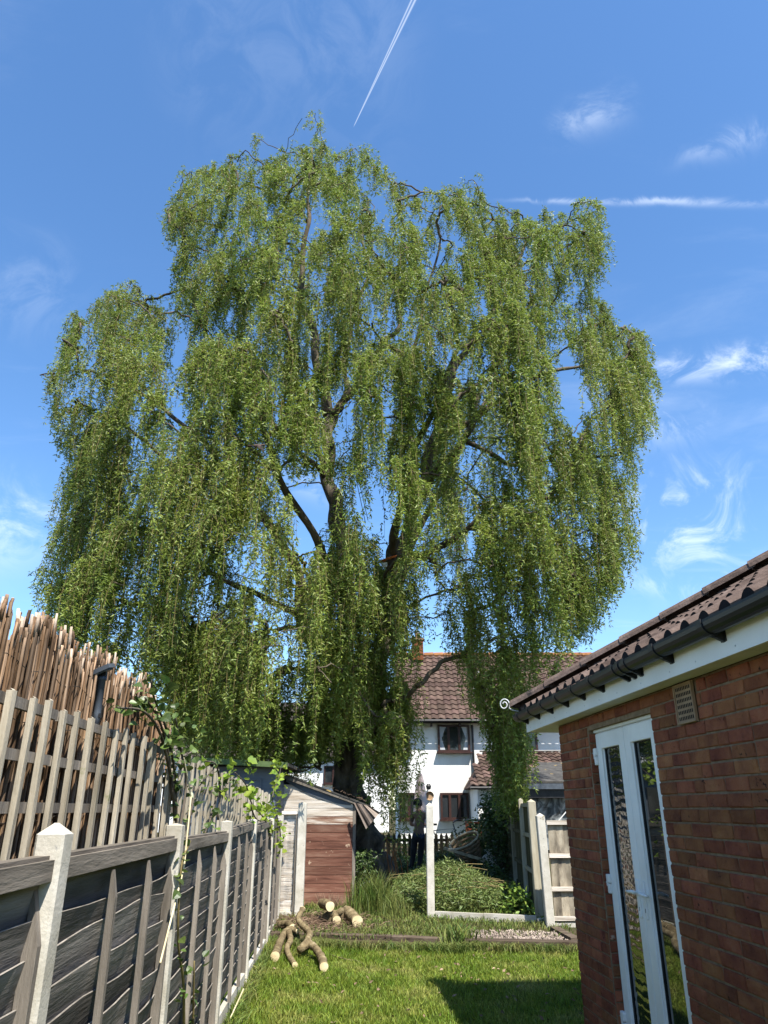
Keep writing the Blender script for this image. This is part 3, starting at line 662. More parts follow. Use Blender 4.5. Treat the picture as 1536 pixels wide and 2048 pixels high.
# ------------------------------------------------------------------ houses beyond the gardens
def settle(root):
    for c in root.children: c.location = Vector(c.location) - Vector(root.location)
def window(root, x0, x1, z0, z1, Y, panes, curtains=(), extra=True):
    """a dark-framed casement in a wall that faces -Y; every pane is a piece of its own"""
    f = .07; b = MB(); y = Y - .03
    b.box(((x0 + x1) / 2, y, z1 - f / 2), (x1 - x0, .09, f)); b.box(((x0 + x1) / 2, y, z0 + f / 2), (x1 - x0, .09, f))
    n = panes; wdt = (x1 - x0)
    for k in range(n + 1):
        xx = x0 + wdt * k / n; xx = min(max(xx, x0 + f / 2), x1 - f / 2); b.box((xx, y - .002, (z0 + z1) / 2), (f if k in (0, n) else f * 1.2, .09, z1 - z0 - 2 * f))
    fr = b.build('window', MT['dframe'], root)
    for k in range(n):
        a, e = x0 + wdt * k / n + f * .6, x0 + wdt * (k + 1) / n - f * .6
        MB().box(((a + e) / 2, y + .02, (z0 + z1) / 2), (e - a, .02, z1 - z0 - 2 * f)).build('pane', MT['glassdark'], fr)
        if k in curtains:
            s = -1 if k == 0 else 1; xm = (a + e) / 2
            ed = a if s < 0 else e
            c = MB(); c.prism([(ed, y + .006, z0 + f), (ed - s * .22, y + .006, z0 + f), (ed - s * .10, y + .006, (z0 + z1) / 2), (ed - s * .26, y + .006, z1 - f), (ed, y + .006, z1 - f)], (0, .003, 0)); c.build('curtain', MT['curtain'], fr)
    MB().box(((x0 + x1) / 2, Y - .10, z0 - .03), (x1 - x0 + .12, .2, .05)).build('sill', MT['dframe'], fr)
    return fr
def wavetile(w, L, seg=7, amp=.05, lift=.04):
    """an S-profile tile lying in x (across) and y (up the slope); the lower edge is a lip with depth"""
    b = MB(); pr = lambda u: amp * .5 * (1 + math.cos(2 * math.pi * (u - .3))) if u < .8 else amp * .5 * (1 + math.cos(2 * math.pi * .5)) + amp * .2 * (u - .8)
    for k in range(seg):
        u0, u1 = k / seg, (k + 1) / seg
        b.quad((u0 * w, 0, pr(u0) + lift), (u1 * w, 0, pr(u1) + lift), (u1 * w, L, pr(u1)), (u0 * w, L, pr(u0)))
        b.quad((u0 * w, 0, pr(u0) + lift - .03), (u1 * w, 0, pr(u1) + lift - .03), (u1 * w, 0, pr(u1) + lift), (u0 * w, 0, pr(u0) + lift))
    return b
def tiled_slope(root, x0, x1, Ye, Ze, Yr, Zr, w, g, mat, matj, pick=None, cap=290, clipx=None):
    """tiles up a slope from the eaves line (Ye, Ze) to the ridge line (Yr, Zr); those pick() wants are pieces, the rest one part"""
    L = math.hypot(Yr - Ye, Zr - Ze); ang = math.atan2(Zr - Ze, Yr - Ye); nr = int(L / g) + 1
    base = wavetile(w, g * 1.12); me = base.mesh('roof_tile', mat); J = MB(); ja = []; cnt = 0
    Mr = Matrix.Rotation(ang, 3, 'X')
    for r_ in range(nr):
        s = r_ * g; off = Vector((0, math.cos(ang) * s, math.sin(ang) * s)) + Vector((0, Ye, Ze))
        x = x0
        while x < x1 - w * .5:
            lo = clipx(s / L)[0] if clipx else x0; hi = clipx(s / L)[1] if clipx else x1
            if x >= lo - w * .6 and x + w <= hi + w * .6:
                if pick and cnt < cap and pick(x, r_):
                    obj('roof_tile', me, root, off + Vector((x, 0, 0)), (ang + random.uniform(-.01, .01), 0, 0)); cnt += 1
                else:
                    nb = len(J.v); J.v += [tuple(Mr @ Vector(q) + off + Vector((x, 0, random.uniform(-.004, .004)))) for q in base.v]; J.f += [tuple(nb + i for i in f) for f in base.f]; J.m += base.m; ja += [random.random()] * len(base.v)
            x += w
    if J.v:
        m2 = J.mesh('roof_tiles', matj); a_ = m2.attributes.new('rnd', 'FLOAT', 'POINT'); a_.data.foreach_set('value', ja)
        tag(obj('roof_tiles', m2, root), kind='stuff')
HB = .55
wh = thing('white_house', 'white rendered house with brown-framed windows and red-brown tiled roof', 'house', (6, 28, HB))
b = MB(); b.box((6.3, 30.9, (HB + 4.62) / 2 - .2), (11.6, 5.8, 4.62 - HB + .4)); b.build('wall', MT['render'], wh)
b = MB(); b.prism([(.48, 27.62, 4.66), (.48, 30.9, 7.62), (.48, 34.2, 4.66)], (11.7, 0, 0)); b.build('roof', MT['felt'], wh)
tiled_slope(wh, .45, 12.2, 27.58, 4.70, 30.9, 7.70, .26, .30, MT['wtile'], MT['wtiles'], lambda x, r_: 1.2 < x < 7.6 and r_ < 12, 292)
b = MB()
for k in range(28): 
    b.tube([(.45 + k * .42, 30.9, 7.72), (.45 + k * .42 + .40, 30.9, 7.735)], .12, 8)
    obj('ridge_tile', b.mesh('ridge_tile', MT['otiles']), wh); b = MB()
ch = MB().box((1.42, 30.6, 7.86), (.46, .42, .84)).build('chimney', MT['bricks'], wh)
b = MB(); b.box((1.42, 30.6, 8.31), (.54, .5, .07)); b.build('chimney_cap', MT['terra'], ch)
MB().lathe([(.09, 8.34), (.105, 8.48), (.08, 8.62), (.07, 8.62)], (1.42, 30.6, 0), 12).build('chimney_pot', MT['terra'], ch)
window(wh, 1.99, 3.17, 3.60, 4.56, 27.98, 3, (0, 2))
window(wh, -.02 + .62, .95, 3.60, 4.48, 27.98, 1, (0,))
window(wh, 4.6, 5.66, 3.62, 4.50, 27.98, 2)
window(wh, 2.02, 3.03, 1.32, 2.20, 27.98, 3)
window(wh, .55, 1.25, 1.32, 2.2, 27.98, 2)
b = MB(); b.tube([(3.27, 27.93, 4.55), (3.27, 27.90, 4.4), (3.27, 27.9, 3.1)], .04, 8); b.build('downpipe', MT['blackmetal'], wh)
b = MB(); b.tube([(.4, 27.52, 4.66), (12.2, 27.52, 4.66)], .055, 8); b.build('gutter', MT['blackmetal'], wh)
for k in range(9): MB().box((.7 + k * 1.05, 27.8, 4.53), (.07, .3, .10)).build('rafter_end', MT['dframe'], wh)
b = MB(); b.tube([(3.76, 29.2, 6.10), (3.76, 29.2, 6.75)], .05, 8); b.build('vent_pipe', MT['white'], wh)
b = MB(); b.prism([(3.45, 28.95, 5.93), (4.08, 28.95, 5.93), (3.95, 29.3, 6.28), (3.58, 29.3, 6.28)], (0, 0, .045)); b.build('pipe_flashing', MT['white'], wh)
wl_ = MB().lathe([(0, 2.30), (.07, 2.31), (.10, 2.42), (.05, 2.50), (0, 2.5)], (1.60, 27.82, 0), 10); wl_.box((1.60, 27.93, 2.36), (.04, .14, .04)); wl_.build('wall_lamp', MT['blackmetal'], wh)
MB().lathe([(0, 0), (.10, .004), (.135, .02), (.15, .05), (.15, .06)], n=14).build('extractor_cowl', MT['terra'], wh); c_ = [q for q in wh.children if q.name.startswith('extractor')][0]; c_.location = (1.64, 27.97, 2.10); c_.rotation_euler = (R(90), 0, 0)
# the lean-to with its own tiled hip
EWL, EWR, EY0 = 3.08, 9.6, 25.6
b = MB(); b.box(((EWL + EWR) / 2, (EY0 + 28) / 2 - .01, (HB + 2.30) / 2), (EWR - EWL, 28 - EY0 - .04, 2.30 - HB + .1)); b.build('lean_to_wall', MT['render'], wh)
b = MB(); b.quad((EWL - .22, EY0 - .2, 2.32), (EWR, EY0 - .2, 2.32), (EWR, 27.96, 3.52), (EWL + .55, 27.96, 3.52)); b.quad((EWL - .22, EY0 - .2, 2.32), (EWL + .55, 27.96, 3.52), (EWL - .22, 27.96, 2.32)); b.quad((EWL - .22, EY0 - .2, 2.30), (EWL - .22, 27.96, 2.30), (EWR, 27.96, 2.30), (EWR, EY0 - .2, 2.30)); b.build('lean_to_roof', MT['wtile'], wh)
tiled_slope(wh, EWL - .24, EWR, EY0 - .25, 2.34, 27.95, 3.56, .26, .30, MT['wtile'], MT['wtiles'], lambda x, r_: x < 8.2, 120, lambda t: (EWL - .24 + .77 * t, EWR))
b = MB(); b.tube([(3.5, 27.9, 3.62), (9.5, 27.9, 3.64)], .03, 6); b.build('flashing', MT['blackmetal'], wh)
b = MB(); b.tube([(EWL - .26, EY0 - .28, 2.30), (EWR, EY0 - .28, 2.30)], .05, 8); b.build('gutter', MT['blackmetal'], wh)
b = MB(); b.box((3.7, EY0 - .06, 2.16), (.2, .10, .07)); b.build('floodlight', MT['white'], wh)
b = MB(); b.box((3.36, EY0 - .04, 1.62), (.16, .06, .16)); b.build('meter_box', MT['white'], wh)
settle(wh)

lh = thing('grey_roofed_house', 'far house with a grey tiled roof seen through the willow', 'house', (-5.5, 41, .5))
b = MB(); b.box((-6, 44, 2.2), (12.5, 6, 4.2)); b.build('wall', MT['render'], lh)
b = MB(); b.prism([(-12.4, 40.7, 4.16), (-12.4, 44, 7.3), (-12.4, 47.3, 4.16)], (12.7, 0, 0)); b.build('roof', MT['felt'], lh)
tiled_slope(lh, -12.5, .4, 40.6, 4.2, 44, 7.4, .33, .34, None, MT['gtiles'])
b = MB(); b.prism([(-7.6, 40.3, 5.0), (-6.2, 40.3, 5.0), (-6.9, 40.3, 6.0)], (0, 1.8, 0)); b.build('dormer', MT['white'], lh)
window(lh, -3.2, -2.2, 2.9, 3.8, 40.98, 2); window(lh, -9, -7.9, 2.9, 3.8, 40.98, 2)
settle(lh)
bh = thing('hip_roofed_house', 'far house with brown hipped roof and brick chimney above the reed screen', 'house', (-15, 41, .5))
b = MB(); b.box((-15.4, 44.5, 2.6), (6.4, 6, 5.2)); b.build('wall', MT['render'], bh)
b = MB(); A_ = [(-18.9, 41.2, 5.1), (-11.9, 41.2, 5.1), (-11.9, 47.8, 5.1), (-18.9, 47.8, 5.1)]; r1, r2 = (-16.4, 44.5, 8.0), (-14.4, 44.5, 8.0)
b.quad(A_[0], A_[1], r2, r1); b.quad(A_[1], A_[2], r2); b.quad(A_[2], A_[3], r1, r2); b.quad(A_[3], A_[0], r1); b.build('roof', MT['gtiles'], bh)
tiled_slope(bh, -18.9, -11.9, 41.15, 5.12, 44.5, 8.05, .33, .34, None, MT['gtiles'], clipx=lambda t: (-18.9 + 2.5 * t, -11.9 - 2.5 * t))
c_ = MB().box((-17.2, 43.4, 8.4), (.8, .6, 2.2)).build('chimney', MT['bricks'], bh); MB().box((-17.2, 43.4, 9.42), (1.0, .8, .22)).build('chimney_cap', MT['terra'], c_); MB().lathe([(.14, 9.5), (.12, 9.9), (.1, 9.9)], (-17.2, 43.4, 0), 10).build('chimney_pot', MT['otiles'], c_)
settle(bh)

# open car port with a mossy felt roof in front of the lean-to
cp = thing('car_port', 'dark timber car port under a lichen-spotted felt roof', 'car port', (6.2, 22.5, .45))
b = MB(); b.prism([(3.85, 22.0, 2.34), (7.6, 22.0, 2.34), (7.6, 24.6, 3.0), (4.9, 24.6, 3.0)], (0, 0, .05)); b.build('roof', MT['felt'], cp)
MB().box((5.75, 21.99, 2.255), (3.9, .04, .15)).build('fascia', MT['lampgrey'], cp)
MB().box((5.75, 22.10, 2.06), (3.75, .04, .22)).build('beam', MT['blackmetal'], cp)
for x in (3.98, 7.5):
    MB().box((x, 22.2, 1.16), (.1, .1, 2.1)).build('post', MT['dframe'], cp)
MB().box((5.75, 24.4, 1.45), (3.6, .05, 2.6)).build('back_wall', MT['void'], cp)  # near-black colour stands in for the unlit interior
b = MB(); nx = 22
for k in range(nx):
    x0_, x1_ = 3.95 + 3.5 * k / nx, 3.95 + 3.5 * (k + 1) / nx; w0, w1 = .05 * math.sin(k * 1.9), .05 * math.sin((k + 1) * 1.9)
    for (za, zb, ya, yb) in ((.6, 1.3, 22.25, 22.35), (1.3, 1.95, 22.35, 22.30)):
        b.quad((x0_, ya + w0, za), (x1_, ya + w1, za), (x1_ + .15, yb + w1, zb), (x0_ + .15, yb + w0, zb))
b.build('plastic_sheeting', MT['tarp'], cp, True)
for k in range(2): MB().bar((4.75 + k * .35, 22.14, 1.2), (5.5 + k * .35, 22.14, 1.95), .05, .02).build('brace', MT['white'], cp)
settle(cp)

# ------------------------------------------------------------------ sheds at the end of the left fence
sh = thing('garden_room', 'blue-grey garden room with a green-edged flat roof', 'shed', (-2.5, 12.9, .1))
b = MB(); b.box((-2.55, 13.5, 1.2), (1.55, 1.7, 2.2)); b.build('wall', MT['greypaint'], sh)
for (x0, x1, z0, z1) in ((-3.1, -2.0, 1.45, 2.12),):
    p = MB(); t = .03; y = 12.64
    for (a, e, c, d_) in ((x0, x1, z1 - t, z1), (x0, x1, z0, z0 + t), (x0, x0 + t, z0 + t, z1 - t), (x1 - t, x1, z0 + t, z1 - t)): p.box(((a + e) / 2, y, (c + d_) / 2), (e - a, .03, d_ - c))
    p = p.build('door', MT['greypaint'], sh)
MB().box((-2.22, 12.635, 1.72), (.22, .03, .55)).build('window', MT['glassdark'], sh)
for k in range(6): MB().box((-1.769, 13.5, .35 + k * .3), (.014, 1.69, .285)).build('board', MT['greypaint'], sh)
b = MB(); b.prism([(-3.45, 12.42, 2.395), (-1.55, 12.42, 2.295), (-1.55, 14.5, 2.295), (-3.45, 14.5, 2.395)], (0, 0, .05)); b.build('roof', MT['felt'], sh)
b = MB(); b.prism([(-3.47, 12.385, 2.365), (-1.56, 12.385, 2.268), (-1.56, 12.385, 2.352), (-3.47, 12.385, 2.452)], (0, .03, 0)); b.build('roof_edge', MT['greenfelt'], sh)
settle(sh)

shed = thing('old_shed', 'weathered shed with red-brown planks below bleached gable planks and lopsided felt roof', 'shed', (-1.1, 13.7, .1))
SX0, SX1, SY = -1.78, -.545, 13.70
roofz = lambda x: 1.735 + (-.545 - x) * .345
z = .10; k = 0
while z < 2.2:
    h = .131
    pale = z > 1.42
    x1 = SX1 if z < roofz(SX1) - h else SX1 - (z + h - roofz(SX1)) / .345
    if x1 > SX0 + .1:
        b = MB(); y_ = SY + (.004 * (k % 2))
        poly = [(SX0, y_, z), (SX1 if z < roofz(SX1) else x1 + h / .345 * .0 + .0, y_, z), (x1, y_, z + h - .006), (SX0, y_, z + h - .006)]
        if z >= roofz(SX1): poly[1] = (min(SX1, SX1 - (z - roofz(SX1)) / .345), y_, z)
        elif z + h > roofz(SX1): poly = [(SX0, y_, z), (SX1, y_, z), (SX1, y_, roofz(SX1)), (x1, y_, z + h - .006), (SX0, y_, z + h - .006)]
        b.prism(poly, (0, .022, 0))
        o = b.build('plank', MT['paleplank'] if pale else MT['fadedplank'] if z > 1.29 else MT['redplank'], shed)
    z += h; k += 1
b = MB(); b.prism([(SX0 + .01, SY + .035, .1), (SX1 - .01, SY + .035, .1), (SX1 - .01, SY + .035, roofz(SX1)), (SX0 + .01, SY + .035, roofz(SX0))], (0, .02, 0)); b.build('gap_backing', MT['void'], shed)  # added near-black board that stops bright gaps showing between the planks
MB().box((SX1 - .02, SY + 1.1, .9), (.04, 2.1, 1.62)).build('side_wall', MT['dframe'], shed); MB().box((SX0 + .02, SY + 1.1, 1.05), (.04, 2.1, 1.95)).build('side_wall', MT['dframe'], shed)
MB().box((SX1 + .028, SY + .035, .90), (.05, .07, 1.62)).build('corner_post', MT['greywood'], shed)
b = MB(); b.prism([(SX0 - .1, SY - .07, roofz(SX0) + .10), (SX1 + .28, SY - .07, roofz(SX1 + .28) + .055), (SX1 + .28, SY + 2.3, roofz(SX1 + .28) + .05), (SX0 - .1, SY + 2.3, roofz(SX0) + .10)], (0, 0, .025)); b.build('roof', MT['felt'], shed)
b = MB(); b.prism([(SX0 - .05, SY - .06, roofz(SX0) + .012), (SX1 + .05, SY - .06, roofz(SX1) - .005), (SX1 + .12, SY - .06, roofz(SX1) + .045), (SX0 - .05, SY - .06, roofz(SX0) + .085)], (0, .025, 0)); b.build('bargeboard', MT['rail'], shed)
b = MB(); n = 14
for q in range(n):
    x0_, x1_ = SX0 + .05 + (SX1 - SX0 - .08) * q / n, SX0 + .05 + (SX1 - SX0 - .08) * (q + 1) / n
    dz = lambda x: -.02 - .09 * math.sin(math.pi * (x - SX0) / (SX1 - SX0)) ** .8
    b.quad((x0_, SY - .012, roofz(x0_) + dz(x0_)), (x1_, SY - .012, roofz(x1_) + dz(x1_)), (x1_, SY - .028, roofz(x1_) + .012), (x0_, SY - .028, roofz(x0_) + .012))
b.build('felt_flap', MT['greypaint'], shed)
b = MB(); ns = 9    # bent corrugated sheet hanging off the low eave
for q in range(ns):
    t0_, t1_ = q / ns, (q + 1) / ns; w0, w1 = .022 * math.sin(t0_ * 16), .022 * math.sin(t1_ * 16)
    P0 = Vector((SX1 + .02 + .26 * t0_, SY - .20 + w0, 1.76 - .05 * t0_)); P1 = Vector((SX1 + .02 + .26 * t1_, SY - .20 + w1, 1.76 - .05 * t1_))
    Q0 = Vector((SX1 + .24 + .24 * t0_, SY - .30 + w0, 1.34 + .26 * t0_)); Q1 = Vector((SX1 + .24 + .24 * t1_, SY - .30 + w1, 1.34 + .26 * t1_))
    b.quad(P0, P1, Q1, Q0); b.quad(*[p_ + Vector((0, .012, 0)) for p_ in (P0, Q0, Q1, P1)])
b.build('bent_sheet', MT['steel'], shed)
b = MB()
for q in range(70):
    t = random.random(); x = SX0 + (SX1 + .25 - SX0) * t; a = Vector((x, SY - .12 + random.random() * .4, roofz(x) + .125)); b.tube([a, a + Vector((random.uniform(-.06, .06), random.uniform(-.03, .03), random.uniform(0, .03)))], .004, 3)
tag(b.build('leaf_litter', MT['twigbrown'], shed), kind='stuff')
settle(shed)

# ------------------------------------------------------------------ end boundary: posts, panels, boards
def cpost(x, y, z0, h, label, w=.115, tip=.05, lean=0, mat='conc', rz=0):
    b = MB(); c = .01; v = [(-w/2 + c, -w/2), (w/2 - c, -w/2), (w/2, -w/2 + c), (w/2, w/2 - c), (w/2 - c, w/2), (-w/2 + c, w/2), (-w/2, w/2 - c), (-w/2, -w/2 + c)]
    for k in range(8):
        p, q = v[k], v[(k + 1) % 8]
        b.quad((*p, -.3), (*q, -.3), (*q, h), (*p, h)); b.quad((*p, h), (*q, h), (0, 0, h + tip))
    o = b.build('fence_post', MT[mat]); o.location = (x, y, z0); o.rotation_euler = (0, lean, rz)
    return tag(o, label, 'post', 'posts of the end boundary')
cpost(-1.305, 12.58, .08, 1.66, 'pale concrete post in front of the red-brown shed', .13, .02)
cpost(.705, 12.42, .10, 1.60, 'lone pale concrete post standing before the white house', .115, .05, R(.6))
ep = thing('end_panel', 'narrow bleached lap panel between the fence and the shed post', 'fence panel', (-1.48, 12.58, .1))
for k in range(13):
    b = lapboard(.27, 300 + k); b.v = [(y_, -x_, z_) for x_, y_, z_ in b.v]; b.f = [f[::-1] for f in b.f]
    edge_mat_split(b); o = b.build('board', [MT['paleplank'], MT['paleedge']], ep); o.location = (-1.625, 12.60 + random.uniform(-.004, .004), .20 + k * .105)
for x in (-1.615, -1.385): MB().box((x, 12.565, .87), (.03, .03, 1.42)).build('batten', MT['greywood'], ep)
MB().box((-1.5, 12.565, 1.60), (.27, .03, .05)).build('rail', MT['paleplank'], ep); MB().box((-1.5, 12.6, .12), (.27, .05, .16)).build('gravel_board', MT['conc'], ep)
settle(ep)
gb = [(.77, 12.40), (1.47, 12.17), (1.475, 12.165), (2.20, 11.93)]
for (a, e, lb) in ((gb[0], gb[1], 'pale concrete gravel board running from the lone concrete post'), (gb[2], gb[3], 'pale concrete gravel board ending at the right-hand posts')):
    o = MB().bar((a[0], a[1], .155), (e[0], e[1], .150), .05, .15).build('gravel_board', MT['conc']); tag(o, lb, 'board', 'gravel boards of the open bay')
cpost(2.31, 12.22, .08, 1.68, 'pale timber post at the open end of the greenish fence', .12, .04, R(-.3), 'postwood')
cpost(2.335, 11.62, .06, 1.50, 'pale concrete post beside the black-streaked close-board panel', .12, .04, R(-1.2))
o = MB().bar((2.22, 11.95, .12), (2.34, 12.12, .12), .07, .12).build('concrete_block', MT['conc']); tag(o, 'short concrete block at the foot of the timber post', 'block')
cb = thing('close_board_panel', 'black-streaked close-board panel next to the bungalow corner', 'fence panel', (3.2, 11.6, .05))
for k in range(15):
    x = 2.41 + k * .105
    MB().prism([(x, 11.63, .22), (x + .112, 11.622, .22), (x + .112, 11.622, 1.50), (x, 11.63, 1.50)], (0, .014, 0)).build('board', MT['closeboard'], cb)
for z in (1.47, 1.03, .60, .23): MB().box((3.2, 11.605 - .004, z), (1.62, .035, .055)).build('rail', MT['paleplank'], cb)
MB().box((3.2, 11.62, .09), (1.62, .05, .17)).build('gravel_board', MT['conc'], cb)
settle(cb)
gf = thing('board_fence', 'greenish shaded board fence running back under the willow', 'fence', (2.34, 12.25, .1), -math.atan(.07))
yy = 0; k = 0
for k in range(4):
    ya, yb = .03 + k * 1.88, 1.88 + k * 1.88
    for q in range(17):
        y0 = ya + .06 + q * .104
        if y0 + .1 > yb: break
        MB().prism([(.03, y0, .16 + .05 * k), (.03 + .006, y0 + .102, .16 + .05 * k), (.036, y0 + .102, 1.64), (.03, y0, 1.64)], (.014, 0, 0)).build('board', MT['greenboard'], gf)
    for z in (1.62, 1.15, .62): MB().bar((.012, ya, z + .02 * k), (.012, yb, z + .02 * k), .03, .06).build('rail', MT['postwood'] if k == 0 else MT['greenboard'], gf)
    MB().bar((.03, ya, .12 + .045 * k), (.03, yb, .16 + .045 * k), .04, .15).build('gravel_board', MT['greenboard'], gf)
    o = MB().box((0, yb + .0, .9), (.075, .075, 1.62)).build('post', MT['postwood'] if k < 2 else MT['greenboard'], gf)
    b = MB(); b.quad((-.037, yb - .037, 1.712), (.037, yb - .037, 1.712), (0, yb, 1.74)); b.quad((.037, yb - .037, 1.712), (.037, yb + .037, 1.712), (0, yb, 1.74)); b.quad((-.037, yb + .037, 1.712), (-.037, yb - .037, 1.712), (0, yb, 1.74)); b.build('post_cap', MT['postwood'], gf)

# sleepers that hold the raised strip
SLP = [(-1.62, 11.18), (.10, 10.86), (.75, 10.63), (2.55, 10.38)]
for k, lb in enumerate(('dark timber sleeper below the cut logs', 'short timber sleeper overgrown by tufts', 'timber sleeper in front of the gravel patch')):
    a, e = Vector((*SLP[k], .055)), Vector((*SLP[k + 1], .055)); d_ = (e - a).normalized()
    o = MB().bar(a + d_ * .01, e - d_ * .01, .14, .155).build('sleeper', MT['sleeper']); bv = o.modifiers.new('bevel', 'BEVEL'); bv.width = .012; bv.segments = 2
    tag(o, lb, 'sleeper', 'timber sleepers edging the lawn')
o = MB().bar((2.42, 10.52, .09), (2.34, 11.4, .10), .12, .12).build('sleeper', MT['sleeper']); tag(o, 'timber edging plank at the side of the gravel by the bungalow', 'sleeper', 'timber sleepers edging the lawn')
# gravel patch
g0 = np.random.default_rng(9); N = 1700
gx = g0.uniform(1.15, 2.36, N); gy = 10.63 - .139 * (gx - .75) + .05 + g0.random(N) ** 1.3 * .75; r_ = g0.uniform(.008, .019, N)
octv = np.array([(1,0,0),(-1,0,0),(0,1,0),(0,-1,0),(0,0,1),(0,0,-1)]); octf = np.array([(0,2,4),(2,1,4),(1,3,4),(3,0,4),(2,0,5),(1,2,5),(3,1,5),(0,3,5)])
ctr = np.stack([gx, gy, np.array([gz(a, c) for a, c in zip(gx, gy)]) + r_ * .5 + .004], 1)
V = (ctr[:, None, :] + octv[None] * r_[:, None, None] * g0.uniform(.6, 1.2, (N, 6, 1))).reshape(-1, 3); F = (octf[None] + (np.arange(N) * 6)[:, None, None]).reshape(-1, 3)
tag(obj('gravel', npmesh('gravel', V, F, MT['gravel'], np.repeat(g0.random(N), 6))), 'pale pebbles in front of the close-board panel', 'gravel', kind='stuff')

# ------------------------------------------------------------------ cut logs
def spline(P, n=6):
    P = [Vector(p) for p in P]; Q = [P[0] * 2 - P[1]] + P + [P[-1] * 2 - P[-2]]; out = []
    for i in range(1, len(Q) - 2):
        for k in range(n):
            t = k / n; a, b_, c, d_ = Q[i - 1], Q[i], Q[i + 1], Q[i + 2]
            out.append(.5 * ((2 * b_) + (c - a) * t + (2 * a - 5 * b_ + 4 * c - d_) * t * t + (3 * b_ - a - 3 * c + d_) * t ** 3))
    return out + [P[-1]]
def logthing(P, rad, label, name='log', knots=(), ends=(1, 1)):
    S = spline(P, 7); m = len(S); rr_ = [rad[0] + (rad[1] - rad[0]) * i / (m - 1) for i in range(m)]
    rr_ = [r * (1 + .10 * math.sin(i * 1.7) + .06 * math.sin(i * 4.1)) for i, r in enumerate(rr_)]
    b = MB(); b.tube(S, rr_, 11)
    for (i, v, r) in knots:
        p = S[int(i * (m - 1))]; b.tube([p, p + Vector(v) * .5, p + Vector(v)], [r * 1.2, r, r * .85], 8)
    o = b.build(name, MT['log'], None, True); tag(o, label, 'log', 'cut logs by the old shed')
    for e, (p, q, r) in enumerate(((S[0], S[1], rr_[0]), (S[-1], S[-2], rr_[-1]))):
        if not ends[e]: continue
        d_ = (p - q).normalized(); x = d_.cross(Vector((0, 0, 1))).normalized(); y = x.cross(d_)
        c = MB(); n = 14; ring = lambda k, off: [p + d_ * off + (x * math.cos(a) + y * math.sin(a)) * r * k * (1 + .05 * math.sin(3 * a + e)) for a in [2 * math.pi * t / n for t in range(n)]]
        r0, r1_, r2_ = ring(1.0, -.004), ring(1.0, .006), ring(.35, .009)
        for t in range(n):
            u = (t + 1) % n; c.quad(r0[t], r0[u], r1_[u], r1_[t]); c.quad(r1_[t], r1_[u], r2_[u], r2_[t])
        c.quad(*r2_); c.build('cut_end', MT['cut'], o)
    return o
logthing([onz(648, 1934, .07), onz(643, 1916, .09), onz(630, 1896, .13), onz(616, 1884, .17), onz(619, 1866, .21), onz(604, 1850, .25), onz(597, 1838, .30), onz(605, 1818, .40)], (.047, .036), 'grey crooked log leaning over the sleeper onto the lawn', knots=((.42, (-.10, -.12, -.06), .05),))
logthing([onz(590, 1930, .045), onz(579, 1914, .055), onz(574, 1896, .09), onz(581, 1880, .13), onz(578, 1864, .17)], (.031, .037), 'straight brown log on the grass with a small cut end')
logthing([onz(550, 1913, .085), onz(558, 1890, .09), onz(568, 1868, .15), onz(580, 1858, .19), onz(594, 1862, .17)], (.052, .033), 'yellowish bent log beside the fence with a broad cut end')
logthing([onz(560, 1850, .17), onz(575, 1848, .20), onz(585, 1855, .20)], (.05, .045), 'short stub of log at the foot of the bleached panel', ends=(0, 1))
pl = at(690, 1850, 12.05)
logthing([(-.775, 11.78, .36), (-.86, 12.05, .36), (-.93, 12.3, .34)], (.064, .066), 'dark-barked log on top of the cut pile')
logthing([(-.67, 11.72, .19), (-.74, 12.0, .22), (-.8, 12.25, .22)], (.058, .06), 'middle log of the cut pile with an orange-ringed end')
logthing([(-.375, 11.62, .19), (-.47, 11.95, .22), (-.55, 12.3, .24)], (.076, .08), 'thick log at the side of the cut pile with the widest pale end')
logthing([(-.83, 11.85, .19), (-.75, 12.05, .19), (-.6, 12.25, .2)], (.085, .085), 'knobbly log at the bottom of the cut pile', knots=((.4, (.02, -.16, .09), .05), (.7, (.10, -.12, .10), .05)), ends=(0, 0))
o = MB(); o.tube(spline([onz(655, 1908, .02), onz(690, 1918, .035), onz(715, 1922, .02), onz(735, 1932, .02)], 5), .006, 5); tag(o.build('fallen_twig', MT['log']), 'thin fallen twig on the lawn in front of the crooked log', 'twig')
o = MB(); o.tube([onz(449, 2062, .02), onz(487, 1978, .22)], .006, 6); tag(o.build('bamboo_cane', MT['cane']), 'pale cane leaning on the fence out of the lawn', 'cane')
o = MB(); o.tube([tuple(FW(.015, 4.15, .95)), tuple(FW(.02, 4.5, 1.35)), tuple(FW(.0, 4.62, 1.72)), tuple(FW(-.04, 4.5, 1.93))], [.005, .005, .004, .003], 6); tag(o.build('dry_stem', MT['cane']), 'dry arched stem rising over the lap fence', 'stem')

# ------------------------------------------------------------------ things in the far garden
pf = thing('picket_fence', 'old picket fence coloured dark for shade across the garden behind the person', 'fence', (1, 20.3, .3))
for k in range(26):
    x = -.6 + k * .135
    MB().prism([(x, 20.3, .25), (x + .085, 20.3, .25), (x + .085, 20.3, 1.02 + random.uniform(-.05, .05)), (x + .04, 20.3, 1.10), (x, 20.3, 1.02)], (0, .02, 0)).build('picket', MT['picket'], pf)
for z in (.5, .92): MB().box((1.15, 20.335, z), (3.6, .04, .07)).build('rail', MT['picket'], pf)
settle(pf)
hu = thing('rabbit_hutch', 'orange-red timber hutch with a felt top by the white wall', 'hutch', (2.95, 24.3, .4))
b = MB(); b.box((2.95, 24.5, 1.34), (.92, .5, .06)); b.build('top', MT['lampgrey'], hu)
MB().box((2.95, 24.55, .95), (.8, .36, .68)).build('body', MT['void'], hu)
